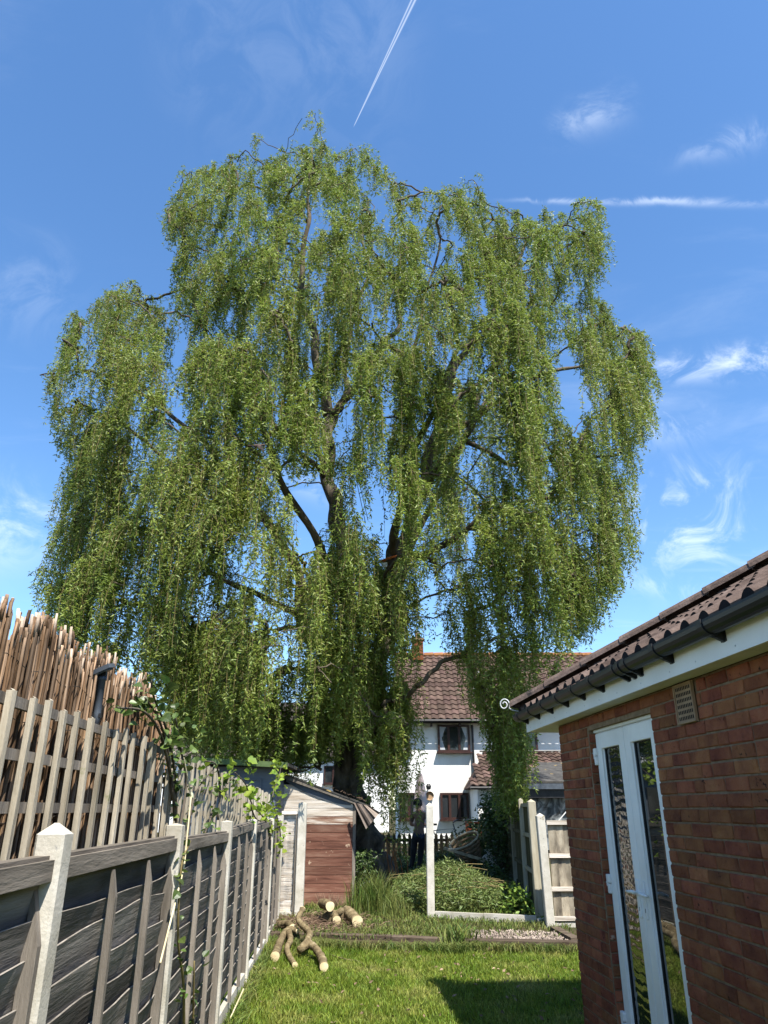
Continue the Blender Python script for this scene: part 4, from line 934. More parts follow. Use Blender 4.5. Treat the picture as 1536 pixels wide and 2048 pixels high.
for x in (2.56, 2.95, 3.34): MB().box((x, 24.33, .92), (.10, .05, .78)).build('upright', MT['hutch'], hu)
for z in (1.27, 1.08, .7): MB().box((2.95, 24.335, z), (.68, .04, .05)).build('crosspiece', MT['hutch'], hu)
for x in (2.57, 3.33):
    for y in (24.40, 24.7): MB().box((x, y, .50), (.05, .05, .3)).build('leg', MT['hutch'], hu)
settle(hu)
sh_ = MB(); n = 10
for i in range(n):
    for j in range(4):
        f = lambda a, c: (3.5 + .9 * a / n, 24.3 + .5 * c / 4, .95 + .36 * math.sin(math.pi * min(1, (a + .6) / n)) - .15 * abs(math.sin(a * 1.7)) * (1 - c / 4))
        sh_.quad(f(i, j), f(i + 1, j), f(i + 1, j + 1), f(i, j + 1))
o = sh_.build('dust_sheet', MT['white'], None, True); tag(o, 'pale sheet draped beside the orange-red hutch', 'sheet')
bx_ = MB().box((3.9, 24.55, .72), (.85, .42, .5)).build('storage_box', MT['lampgrey']); tag(bx_, 'dark box under the pale sheet', 'box')
# bicycle, seen over the picket fence
bk = thing('bicycle', 'dark bicycle leaning behind the picket fence by the white wall', 'bicycle', (1.55, 20.9, .32))
for x in (1.05, 2.08):
    b = MB(); b.tube([(x + .33 * math.cos(a), 20.9, .66 + .33 * math.sin(a)) for a in [2 * math.pi * k / 24 for k in range(25)]], .018, 6, cap=False); wl2 = b.build('wheel', MT['blackmetal'], bk, True)
    b = MB()
    for k in range(8): a = math.pi * k / 8; b.tube([(x + .32 * math.cos(a), 20.9, .66 + .32 * math.sin(a)), (x - .32 * math.cos(a), 20.9, .66 - .32 * math.sin(a))], .003, 3)
    tag(b.build('spokes', MT['galv'], wl2), kind='stuff')
b = MB(); b.tube([(1.05, 20.9, .66), (1.3, 20.9, 1.13), (1.85, 20.9, 1.18), (1.52, 20.9, .64), (1.3, 20.9, 1.13)], .016, 6); b.tube([(1.05, 20.9, .66), (1.52, 20.9, .64)], .014, 6); b.tube([(2.08, 20.9, .66), (1.9, 20.9, 1.05), (1.83, 20.9, 1.3)], .016, 6); b.build('frame', MT['lampgrey'], bk)
b = MB(); b.tube([(1.95, 20.66, 1.40), (1.87, 20.74, 1.36), (1.83, 20.9, 1.32), (1.87, 21.06, 1.36), (1.95, 21.14, 1.40)], .013, 6); b.build('handlebar', MT['blackmetal'], bk)
b = MB(); b.box((1.27, 20.9, 1.28), (.26, .14, .05)); b.box((1.15, 20.9, 1.29), (.08, .2, .04)); b.build('saddle', MT['blackmetal'], bk); b = MB(); b.tube([(1.3, 20.9, 1.13), (1.28, 20.9, 1.26)], .014, 6); b.build('seat_post', MT['galv'], bk)
settle(bk)
pa = thing('folded_parasol', 'closed pale pink parasol behind the person', 'parasol', (.87, 18.6, .3))
b = MB(); n = 12; prof = [(.045, 2.45), (.08, 2.30), (.12, 2.05), (.15, 1.75), (.17, 1.45), (.15, 1.25)]
for i, (r, z) in enumerate(prof):
    for k in range(n): a = 2 * math.pi * k / n; rr_ = r * (1 + .22 * (k % 2)); b.v.append((.87 + rr_ * math.cos(a), 18.6 + rr_ * math.sin(a), z))
for i in range(len(prof) - 1):
    for k in range(n): b.f.append((i * n + k, (i + 1) * n + k, (i + 1) * n + (k + 1) % n, i * n + (k + 1) % n)); b.m.append(0)
b.build('canopy', MT['pink'], pa, True)
b = MB(); b.tube([(.87, 18.6, .28), (.87, 18.6, 2.52)], .02, 8); b.build('pole', MT['postwood'], pa); b = MB(); b.lathe([(.0, .40), (.05, .40), (.24, .33), (.25, .26)], (.87, 18.6, 0), 14); b.build('base', MT['conc'], pa)
settle(pa)
ba = thing('wicker_basket', 'tilted half-round wicker basket among the weeds', 'basket', (1.95, 18.3, .75), R(20)); ba.rotation_euler = (R(12), R(-28), R(10))
b = MB(); n = 18
for i in range(7):
    r = .17 + .03 * i; b.tube([(r * math.cos(a), r * math.sin(a), -.28 + .09 * i) for a in [2 * math.pi * k / n for k in range(n + 1)]], .03, 5, cap=False)
b.build('weave', MT['basket'], ba, True)
b = MB()
for k in range(12): a = 2 * math.pi * k / 12; b.tube([(.17 * math.cos(a), .17 * math.sin(a), -.30), (.35 * math.cos(a), .35 * math.sin(a), .27)], .012, 5)
b.build('stakes', MT['basket'], ba); b = MB(); b.tube([(.36 * math.cos(a), .36 * math.sin(a), .28) for a in [2 * math.pi * k / 20 for k in range(21)]], .022, 6, cap=False); b.build('rim', MT['postwood'], ba, True)
o = MB(); o.bar((1.35, 18.0, .84), (2.25, 17.8, .60), .14, .05); tag(o.build('loose_plank', MT['postwood']), 'loose plank lying below the wicker basket', 'plank')
bg_ = MB(); bg_.lathe([(0, 0), (.12, .0), (.17, .08), (.18, .2), (.13, .32), (.05, .38), (.09, .45)], n=12); bg_.v = [(x + .03 * math.sin(z * 21 + y * 9), y + .03 * math.sin(x * 25), z) for x, y, z in bg_.v]
o = bg_.build('plastic_bag', MT['white'], None, True); o.location = (2.36, 18.1, .36); tag(o, 'crumpled whitish bag in the shade beside the basket', 'bag')

# ------------------------------------------------------------------ foliage helpers
def leafmesh(name, P, Dr, Nr, Ln, Wd, mat, rnd, fold=.25):
    """one folded leaf (two triangles) at each P, growing along Dr"""
    Dr = Dr / np.linalg.norm(Dr, axis=1, keepdims=True); S = np.cross(Dr, Nr); S /= np.linalg.norm(S, axis=1, keepdims=True) + 1e-9
    U = np.cross(S, Dr); Ln = Ln[:, None]; Wd = Wd[:, None]
    a = P; t = P + Dr * Ln; m = P + Dr * Ln * .42 + U * Wd * fold
    V = np.stack([a, m + S * Wd * .5, t, m - S * Wd * .5], 1).reshape(-1, 3); n = len(P); i = np.arange(n) * 4
    F = np.concatenate([np.stack([i, i + 1, i + 2], 1), np.stack([i, i + 2, i + 3], 1)])
    return npmesh(name, V, F, mat, np.repeat(rnd, 4))
def blades(name, X, Y, Z, H, W, lean, mat, g, curl=.5):
    n = len(X); a = g.uniform(0, 6.283, n); d = np.stack([np.cos(a), np.sin(a), np.zeros(n)], 1); s = np.stack([-np.sin(a), np.cos(a), np.zeros(n)], 1)
    ld = g.uniform(0, 6.283, n); l = np.stack([np.cos(ld), np.sin(ld), np.zeros(n)], 1) * (lean * g.uniform(.2, 1.3, n) * H)[:, None]
    B = np.stack([X, Y, Z], 1); up = np.array([0, 0, 1.0])
    m = B + up * (H * .6)[:, None] + l * .35; t = B + up * (H * (1 - .25 * curl))[:, None] + l
    w = (W / 2)[:, None]
    V = np.stack([B - s * w, B + s * w, m - s * w * .8, m + s * w * .8, t], 1).reshape(-1, 3); i = np.arange(n) * 5
    F = np.concatenate([np.stack([i, i + 1, i + 3], 1), np.stack([i, i + 3, i + 2], 1), np.stack([i + 2, i + 3, i + 4], 1)])
    return npmesh(name, V, F, mat, np.repeat(g.random(n), 5))
vgz = np.vectorize(gz)

# ------------------------------------------------------------------ grass and weeds
g1 = np.random.default_rng(21)
N = 95000
Y = 5.2 + 5.7 * g1.random(N) ** .85; X = g1.uniform(-2.0, 2.6, N)
edge = 10.95 - .21 * (X + 1.2) * np.where(X < 1, 1, .62) - .10
ok = (X > -FA + FS * Y - .01) & (X < 2.05 - .0753 * Y * 1.0 + .0 + np.where(Y > 6.6, 3, 0)) & (Y < edge); X, Y = X[ok], Y[ok]
cl = .5 + .5 * np.sin(X * 2.1 + Y * 1.3) * np.sin(Y * 2.7 - X * 1.1)
wall = np.exp(-((X + FA - FS * Y)) / .18)
H = (.030 + .035 * g1.random(len(X)) + .03 * cl * g1.random(len(X))) * (1 + 1.6 * wall * g1.random(len(X)))
tag(obj('lawn_grass', blades('lawn_grass', X, Y, np.zeros(len(X)), H, .0045 + .004 * g1.random(len(X)), .8, MT['grass'], g1)), 'short bright green lawn grass', 'grass', kind='stuff')
def litter(n):
    X = g1.uniform(-1.3, 2.2, n); Y = g1.uniform(5.4, 10.4, n); return np.stack([X, Y, g1.uniform(.03, .06, n)], 1)
LITTER = litter
# longer tufts along the sleepers and the fence foot
N = 9000; X = g1.uniform(-1.5, 2.4, N); edge = 10.95 - .21 * (X + 1.2) * np.where(X < 1, 1, .62) - .17
Y = edge - np.abs(g1.normal(0, .09, N)); dens = .35 + .65 * np.exp(-((X - .9) / .45) ** 2); k_ = g1.random(N) < dens; X, Y = X[k_], Y[k_]
n2 = 3500; Y2 = g1.uniform(5.2, 11.5, n2); X2 = -FA + FS * Y2 + np.abs(g1.normal(0, .05, n2)); X, Y = np.r_[X, X2], np.r_[Y, Y2]
tag(obj('edge_grass', blades('edge_grass', X, Y, np.zeros(len(X)), .07 + .11 * g1.random(len(X)), .007 + .006 * g1.random(len(X)), .9, MT['weed'], g1, .9)), 'longer grass tufts along the sleepers and fence foot', 'grass', kind='stuff')
# rough grass on the raised strip and beyond
N = 42000; X = g1.uniform(-1.6, 2.6, N); Y = g1.uniform(10.8, 19.5, N) ; edge = 10.95 - .21 * (X + 1.2) * np.where(X < 1, 1, .62)
soil = np.exp(-((X + .95) / .55) ** 2 - ((Y - 11.9) / .7) ** 2) + np.exp(-((X - .1) / .18) ** 2 - ((Y - 13.4) / .4) ** 2); grav = (X > 1.25) & (Y < 11.35)
ok = (Y > edge + .02) & (g1.random(N) > soil * 1.1) & ~(grav & (g1.random(N) < .80)) & ~((X < -.5) & (Y > 13.6)); X, Y = X[ok], Y[ok]
H = .035 + .075 * g1.random(len(X)) + .05 * (Y > 13) * g1.random(len(X))
tag(obj('rough_grass', blades('rough_grass', X, Y, vgz(X, Y), H, .007 + .006 * g1.random(len(X)), 1.0, MT['weed'], g1, .9)), 'rough weedy grass on the strip behind the sleepers', 'grass', kind='stuff')
def tuft(cx, cy, n, sx, sy, h0, h1, w, lean, name, label):
    X = g1.normal(cx, sx, n); Y = g1.normal(cy, sy, n)
    H = g1.uniform(h0, h1, n) * np.exp(-((X - cx) / (sx * 2.2)) ** 2 * .5)
    o = obj(name, blades(name, X, Y, vgz(X, Y), H, w * g1.uniform(.6, 1.3, n), lean, MT['weed'], g1, .5)); tag(o, label, 'grass', kind='stuff'); return o
tuft(-.12, 13.0, 700, .16, .25, .3, .75, .009, .45, 'tall_grass', 'tall yellow-green grass tuft against the willow trunk')
tuft(.18, 12.5, 260, .12, .2, .2, .45, .008, .5, 'tall_grass', 'tall grass tuft between the trunk and the lone concrete post')
tuft(-.48, 12.9, 60, .06, .1, .35, .8, .008, .4, 'tall_grass', 'sparse tall grass stems at the corner of the old shed')
tuft(.95, 10.52, 120, .13, .05, .1, .26, .02, .9, 'broad_leaved_tuft', 'broad-bladed green tuft drooping over the sleeper joint')
# dead twigs and mulch by the logs
b = MB(); ja = []
for q in range(900):
    x, y = random.gauss(-.95, .42), random.gauss(12.0, .42)
    if y < 11.0 - .19 * (x + 1.2) or x < -1.62: continue
    a = random.uniform(0, 6.28); l = random.uniform(.05, .22); z = gz(x, y) + random.uniform(.005, .05); p = Vector((x, y, z)); d_ = Vector((math.cos(a), math.sin(a), random.uniform(-.1, .35))) * l
    n0 = len(b.v); b.tube([p, p + d_ * .5 + Vector((0, 0, random.uniform(-.01, .02))), p + d_], [.004, .004, .002], 3); ja += [random.random()] * (len(b.v) - n0)
for q in range(260):
    x, y = random.uniform(-1.1, -.5), random.uniform(13.3, 13.6); n0 = len(b.v); p = Vector((x, y, gz(x, y))); b.tube([p, p + Vector((random.uniform(-.1, .1), random.uniform(-.1, .05), random.uniform(.02, .22)))], [.004, .002], 3); ja += [random.random()] * (len(b.v) - n0)
me = b.mesh('dead_twigs', MT['twigbrown']); a_ = me.attributes.new('rnd', 'FLOAT', 'POINT'); a_.data.foreach_set('value', ja); tag(obj('dead_twigs', me), 'brown twig litter around the cut logs', 'twigs', kind='stuff')

# cut willow brush heaped beyond the gravel board
def leafcloud(name, label, cat, n, fpos, mat, L=(.05, .1), W=(.012, .024), g=g1, down=.2, kind='stuff', parent=None):
    P = fpos(n); n = len(P)
    D = g.normal(0, 1, (n, 3)); D[:, 2] = D[:, 2] * .6 - down; Nn = g.normal(0, 1, (n, 3)); Nn[:, 2] += .8
    o = obj(name, leafmesh(name, P, D, Nn, g.uniform(*L, n), g.uniform(*W, n), mat, g.random(n)), parent)
    if kind: o['kind'] = kind
    return tag(o, label, cat)
def heap(n):
    X = g1.uniform(.2, 2.35, n); Y = g1.uniform(12.7, 17, n)
    top = .46 * np.exp(-((X - 1.15) / .75) ** 2 - ((Y - 14.2) / 1.25) ** 2) + .14 * np.abs(np.sin(X * 7 + Y * 3)) * np.exp(-((X - 1.2) / 1.0) ** 2) + .12 * np.exp(-((X + -.2) / .5) ** 2) + .05
    return np.stack([X, Y, vgz(X, Y) + top * g1.random(n) ** .45 + .01], 1)
leafcloud('lawn_litter', 'scattered pale dry leaves on the lawn', 'leaves', 260, LITTER, MT['twigbrown'], (.03, .07), (.012, .03), down=0)
leafcloud('cut_brush', 'heap of cut willow brush behind the gravel board', 'brush', 30000, heap, MT['brush'], (.06, .12), (.012, .022))
b = MB()
for q in range(110):
    x, y = random.uniform(.4, 2.1), random.uniform(13.0, 15.6); p = Vector((x, y, gz(x, y) + .45 * math.exp(-((x - 1.15) / .75) ** 2 - ((y - 14.2) / 1.25) ** 2) + .03)); a = random.uniform(0, 6.28); d_ = Vector((math.cos(a), math.sin(a) * .7, random.uniform(-.15, .15)))
    b.tube(spline([p, p + d_ * .25 + Vector((0, 0, .05)), p + d_ * .6], 3), .006, 4)
tag(b.build('brush_sticks', MT['twig']), 'bare sticks poking out of the willow brush heap', 'sticks', kind='stuff')
def nettles(n):
    X = g1.normal(2.05, .16, n); Y = g1.normal(12.75, .35, n); return np.stack([X, Y, vgz(X, Y) + g1.random(n) ** .8 * .42 * np.exp(-((X - 2.05) / .25) ** 2)], 1)
MT['nettle'] = M('nettle_leaf', [(.3, (.12, .21, .03)), (.7, (.22, .31, .06))], 8, rough=.5, bump=0, rand=.3, hue=.02, spec=.35, attr=True, trans=.35, world=True)
leafcloud('nettle_patch', 'fresh green nettles at the foot of the timber post', 'weeds', 420, nettles, MT['nettle'], (.06, .11), (.035, .06), down=0)
def bush(cx, cy, cz, rx, ry, rz, n):
    D = g1.normal(0, 1, (n, 3)); D /= np.linalg.norm(D, axis=1, keepdims=True); r = g1.random(n) ** .35
    bump_ = 1 + .22 * np.sin(D[:, 0] * 7 + cx) * np.sin(D[:, 2] * 6) + .15 * np.sin(D[:, 1] * 11)
    P = D * (r * bump_)[:, None] * np.array([rx, ry, rz]) + np.array([cx, cy, cz]); return P[P[:, 2] > .25]
def shrub(label, lobes, n, mat='ivy', cat='shrub', L=(.05, .1), W=(.03, .06)):
    r_ = thing('shrub', label, cat, (lobes[0][0], lobes[0][1], gz(lobes[0][0], lobes[0][1])))
    P = lambda n_: np.concatenate([bush(*l, n // len(lobes)) for l in lobes]) - np.array(r_.location)
    o = leafcloud('foliage', None, None, n, P, MT[mat], L, W, parent=r_)
    b = MB()
    for l in lobes:
        for q in range(4): b.tube([(q * .04 - .06, 0, -.05), (l[0] - lobes[0][0] + random.uniform(-.2, .2), l[1] - lobes[0][1] + random.uniform(-.2, .2), l[2] - r_.location.z + random.uniform(-.1, .3) * l[5])], [.02, .008], 5)
    b.build('stem', MT['bark'], r_)
    return r_
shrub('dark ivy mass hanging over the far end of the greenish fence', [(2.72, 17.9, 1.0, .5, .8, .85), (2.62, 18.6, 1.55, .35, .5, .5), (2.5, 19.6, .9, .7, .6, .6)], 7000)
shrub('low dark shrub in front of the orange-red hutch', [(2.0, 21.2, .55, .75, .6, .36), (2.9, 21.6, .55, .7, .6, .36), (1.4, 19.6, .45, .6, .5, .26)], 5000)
def under(n):
    X = g1.uniform(.3, 2.5, n); Y = g1.uniform(16, 20.2, n); return np.stack([X, Y, vgz(X, Y) + g1.random(n) ** 1.2 * (.22 + .15 * np.sin(X * 5) ** 2)], 1)
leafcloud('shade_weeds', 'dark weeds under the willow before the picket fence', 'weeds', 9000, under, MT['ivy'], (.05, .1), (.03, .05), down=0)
fl = thing('yellow_flower', 'single yellow flower among the shaded weeds', 'flower', (1.72, 16.4, .62))
b = MB(); b.tube([(0, 0, -.36), (.01, 0, 0)], .004, 4); b.build('stem', MT['nettle'], fl)
for k in range(6):
    a = k * math.pi / 3; b = MB(); c, s = math.cos(a), math.sin(a); b.quad((0, 0, 0), (.03 * c - .02 * s, .03 * s + .02 * c, .015), (.06 * c, .06 * s, .01), (.03 * c + .02 * s, .03 * s - .02 * c, .015)); b.build('petal', MT['yellow'], fl)
tl_ = thing('hoe_handle', 'thin upright stick standing in the weeds', 'stick', (1.2, 16.6, .25)); MB().tube([(0, 0, 0), (.02, 0, .45)], .008, 6).build('shaft', MT['postwood'], tl_)
def trunkivy(n):
    X = g1.normal(-.42, .14, n); Y = g1.uniform(14.2, 15.3, n); return np.stack([X, Y, vgz(X, Y) + g1.random(n) * .75], 1)
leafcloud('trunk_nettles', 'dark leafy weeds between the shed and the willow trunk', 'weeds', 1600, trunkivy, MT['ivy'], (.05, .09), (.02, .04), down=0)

# ------------------------------------------------------------------ climbing plants on the left fence (every leaf a piece)
def bigleaf(L, W, cup, mat, lobes=0):
    b = MB(); n = 5; ctr = [(0, L * t, cup * math.sin(t * 3.0) * L) for t in [k / n for k in range(n + 1)]]
    wid = [0, .42, .5, .4, .22, 0]
    if lobes: wid = [.12, .5, .34, .46, .22, 0]
    for s in (1, -1):
        for k in range(n):
            p0, p1 = ctr[k], ctr[k + 1]; a = (s * wid[k] * W, p0[1], p0[2] + .25 * wid[k] * W); c = (s * wid[k + 1] * W, p1[1], p1[2] + .25 * wid[k + 1] * W)
            b.quad(*((p0, a, c, p1) if s > 0 else (p0, p1, c, a)))
    return b.mesh('leaf', mat, True)
def climber(name, label, stems, nleaf, size, mat, stemmat, seed, lobes=0, spread=.12):
    r = random.Random(seed); root = thing(name, label, 'plant', stems[0][0]); o0 = Vector(stems[0][0])
    LV = [bigleaf(size, size * (.75 + .2 * k / 3), .12 * (k - 1), MT[mat], lobes) for k in range(4)]
    allp = []
    for st in stems:
        S = spline([Vector(p) - o0 for p in st], 6); b = MB(); b.tube(S, [.008 * (1 - .7 * i / len(S)) + .002 for i in range(len(S))], 5); b.build('stem', MT[stemmat], root, True); allp += S[len(S) // 6:]
    for k in range(nleaf):
        p = r.choice(allp) + Vector((r.gauss(0, spread), r.gauss(0, spread), r.gauss(0, spread)))
        obj('leaf', r.choice(LV), root, p, (r.uniform(-1.0, .9), r.uniform(-.9, .9), r.uniform(0, 6.28)), [r.uniform(.55, 1.2)] * 3)
    return root
F3 = lambda x, y, z: tuple(FW(x, y, z))
def onf(x, y, off=0.0):
    """where the direction (x, y) of the photograph meets the upright plane of the left fence, off metres towards the lawn"""
    a = ray(x, y); k = (-FA + off) / (a.x - FS * a.y); return (a.x * k, a.y * k, CAMH + a.z * k)
climber('shrub_climber', 'dark green leafy shrub growing through the trellis end', [[onf(*q, -.1) for q in st] for st in (
    [(352,1760),(352,1600),(346,1520),(330,1450),(308,1395),(302,1360)], [(368,1740),(382,1620),(398,1575),(425,1540)], [(350,1600),(325,1480),(290,1425),(235,1415)],
    [(356,1680),(372,1570),(362,1500),(350,1430)], [(395,1700),(420,1640),(436,1590),(462,1560)], [(350,1640),(346,1560),(360,1520),(390,1500)], [(345,1600),(335,1500),(318,1440),(290,1395)])], 270, .058, 'shrubleaf', 'bark', 5, 0, .05)
climber('vine', 'lime green vine trailing over the fence top near the old shed', [[onf(*q, -.03) for q in st] for st in (
    [(566,1760),(560,1660),(545,1600),(556,1560),(562,1535)], [(548,1690),(530,1640),(505,1610),(492,1570),(470,1545)], [(560,1660),(545,1650),(540,1675),(556,1700)], [(500,1610),(515,1640),(540,1640)])], 230, .088, 'vineleaf', 'bark', 8, 1, .075)
climber('vine', 'small lime green shoot rising over the shrub beside the garden room', [[onf(*q, -.06) for q in [(436,1640),(440,1575),(432,1530),(410,1522)]]], 22, .055, 'vineleaf', 'bark', 9, 1, .035)
climber('post_climber', 'thin leafy climber twining up the concrete post', [[F3(.05, 5.1, .02), F3(.02, 5.0, .4), F3(.03, 4.75, .75), F3(.015, 4.55, 1.0), F3(.015, 4.45, 1.35), F3(.02, 4.62, 1.48)], [F3(.05, 5.3, .02), F3(.02, 5.25, .45), F3(.02, 5.1, .8)]], 46, .05, 'shrubleaf', 'twig', 3, 0, .022)

# ------------------------------------------------------------------ the willow
WY = 16.1
OUT = [(606,238),(622,213),(650,250),(684,292),(706,298),(735,280),(768,322),(790,372),(815,378),(838,362),(858,392),(886,346),(930,350),(962,382),(985,412),(1022,416),(1062,408),(1100,366),(1122,362),(1150,402),(1170,384),(1198,394),(1206,440),(1204,520),(1192,582),(1222,600),(1240,650),(1290,662),(1302,722),(1322,772),(1312,848),(1290,862),(1262,892),(1282,940),(1272,1000),(1278,1084),(1246,1128),(1240,1168),(1204,1192),(1194,1244),(1164,1240),(1156,1278),(1132,1290),(1120,1340),(1108,1398),(1080,1398),(1052,1470),(1048,1560),(1036,1600),(1012,1626),(990,1590),(978,1520),(966,1420),(946,1398),(930,1322),(900,1314),(880,1240),(868,1330),(858,1420),(846,1480),(842,1540),(840,1600),(828,1650),(820,1700),(798,1738),(768,1730),(752,1690),(748,1640),(700,1600),(660,1585),(600,1572),(560,1545),(480,1525),(405,1500),(352,1462),(336,1430),(300,1420),(286,1432),(270,1400),(252,1330),(226,1330),(206,1310),(186,1322),(158,1300),(132,1262),(96,1252),(82,1190),(66,1140),(84,1080),(110,1010),(128,960),(150,912),(118,880),(104,800),(96,730),(122,690),(98,650),(112,628),(168,630),(206,596),(226,552),(262,560),(300,580),(332,604),(352,596),(346,520),(360,480),(306,478),(318,430),(352,400),(360,352),(404,322),(440,318),(480,312),(512,262),(520,300),(552,320),(576,290),(600,300)]
HOLES = [([(545,962),(572,930),(600,950),(642,938),(656,962),(668,1012),(656,1052),(640,1072),(618,1058),(600,1012),(560,990)], .04),
 ([(702,968),(760,960),(802,1000),(802,1072),(772,1098),(742,1056),(716,1012)], .12), ([(758,742),(794,738),(790,790),(776,828),(748,820),(754,780)], .08), ([(690,752),(712,752),(712,790),(692,790)], .2),
 ([(842,1160),(880,1150),(892,1200),(872,1300),(846,1320),(838,1230)], .06), ([(954,1150),(980,1146),(978,1320),(958,1322)], .12), ([(474,1050),(504,1056),(506,1134),(478,1140)], .15),
 ([(1098,684),(1150,676),(1174,760),(1172,850),(1150,862),(1118,800),(1100,750)], .2), ([(270,816),(284,816),(284,890),(272,890)], .05), ([(172,1180),(212,1176),(208,1262),(176,1262)], .3),
 ([(384,1140),(430,1130),(430,1236),(392,1240)], .3), ([(302,1336),(332,1326),(338,1446),(306,1424)], .04), ([(530,1270),(588,1262),(586,1350),(540,1354)], .3), ([(545,1190),(600,1180),(600,1210),(550,1214)], .35),
 ([(885,860),(960,850),(1000,900),(960,935),(890,930)], .42), ([(640,770),(700,775),(720,830),(690,880),(640,880)], .25), ([(630,950),(690,950),(690,1040),(640,1040)], .12), ([(650,1095),(700,1095),(700,1120),(660,1120)], .5),
 ([(820,820),(850,820),(850,900),(828,900)], .4), ([(672,1470),(705,1470),(708,1590),(672,1590)], .2), ([(700,1620),(765,1640),(770,1780),(720,1780)], .15), ([(1060,830),(1100,830),(1110,870),(1070,880)], .4),
 ([(250,1230),(275,1220),(278,1300),(252,1310)], .35), ([(560,1370),(600,1360),(610,1430),(570,1440)], .45), ([(640,1400),(672,1390),(676,1500),(646,1520)], .4), ([(770,1180),(790,1170),(790,1290),(772,1300)], .35), ([(800,640),(822,600),(830,640),(810,690)], .5), ([(575,880),(640,880),(640,935),(590,930)], .4),
 ([(845,1330),(935,1330),(935,1420),(850,1430)], .12), ([(1060,1300),(1110,1300),(1104,1400),(1062,1400)], .6), ([(560,1480),(650,1480),(650,1600),(560,1560)], .75), ([(790,1470),(846,1470),(846,1650),(800,1650)], .3), ([(740,1600),(842,1600),(842,1745),(740,1745)], .6), ([(700,1560),(790,1560),(790,1790),(700,1790)], .3)]
GS = 4; gw, gh = 384, 512
gxx, gyy = np.meshgrid((np.arange(gw) + .5) * GS, (np.arange(gh) + .5) * GS)
def inpoly(poly):
    r = np.zeros(gxx.shape, bool); n = len(poly)
    for i in range(n):
        x0, y0 = poly[i]; x1, y1 = poly[(i + 1) % n]
        if y0 == y1: continue
        c = ((y0 > gyy) != (y1 > gyy)) & (gxx < (x1 - x0) * (gyy - y0) / (y1 - y0) + x0); r ^= c
    return r
inside = inpoly(OUT); DEN = inside.astype(float)
for poly, d_ in HOLES: DEN[inpoly(poly)] *= d_
# distance to the outline, in photograph pixels
dist = np.zeros(inside.shape); cur = inside.copy()
for k in range(70):
    dist += cur * GS
    e = cur.copy(); e[1:] &= cur[:-1]; e[:-1] &= cur[1:]; e[:, 1:] &= cur[:, :-1]; e[:, :-1] &= cur[:, 1:]; cur = e
def look(A, x, y):
    i = np.clip((y / GS).astype(int), 0, gh - 1); j = np.clip((x / GS).astype(int), 0, gw - 1); return A[i, j]
def rays(x, y):
    r = (x - 768) / FPX; u = -(y - 1024) / FPX; return r, math.cos(PITCH) - math.sin(PITCH) * u, math.sin(PITCH) + math.cos(PITCH) * u
def proj(P):
    Zr = P[..., 2] - CAMH; d_ = P[..., 1] * math.cos(PITCH) + Zr * math.sin(PITCH); v = Zr * math.cos(PITCH) - P[..., 1] * math.sin(PITCH)
    return 768 + FPX * P[..., 0] / d_, 1024 - FPX * v / d_
g2 = np.random.default_rng(77)
willow = thing('willow_tree', 'huge weeping curly willow with drooping curtains of leaves', 'tree', at(748, 1775, WY))
W0 = np.array(willow.location)
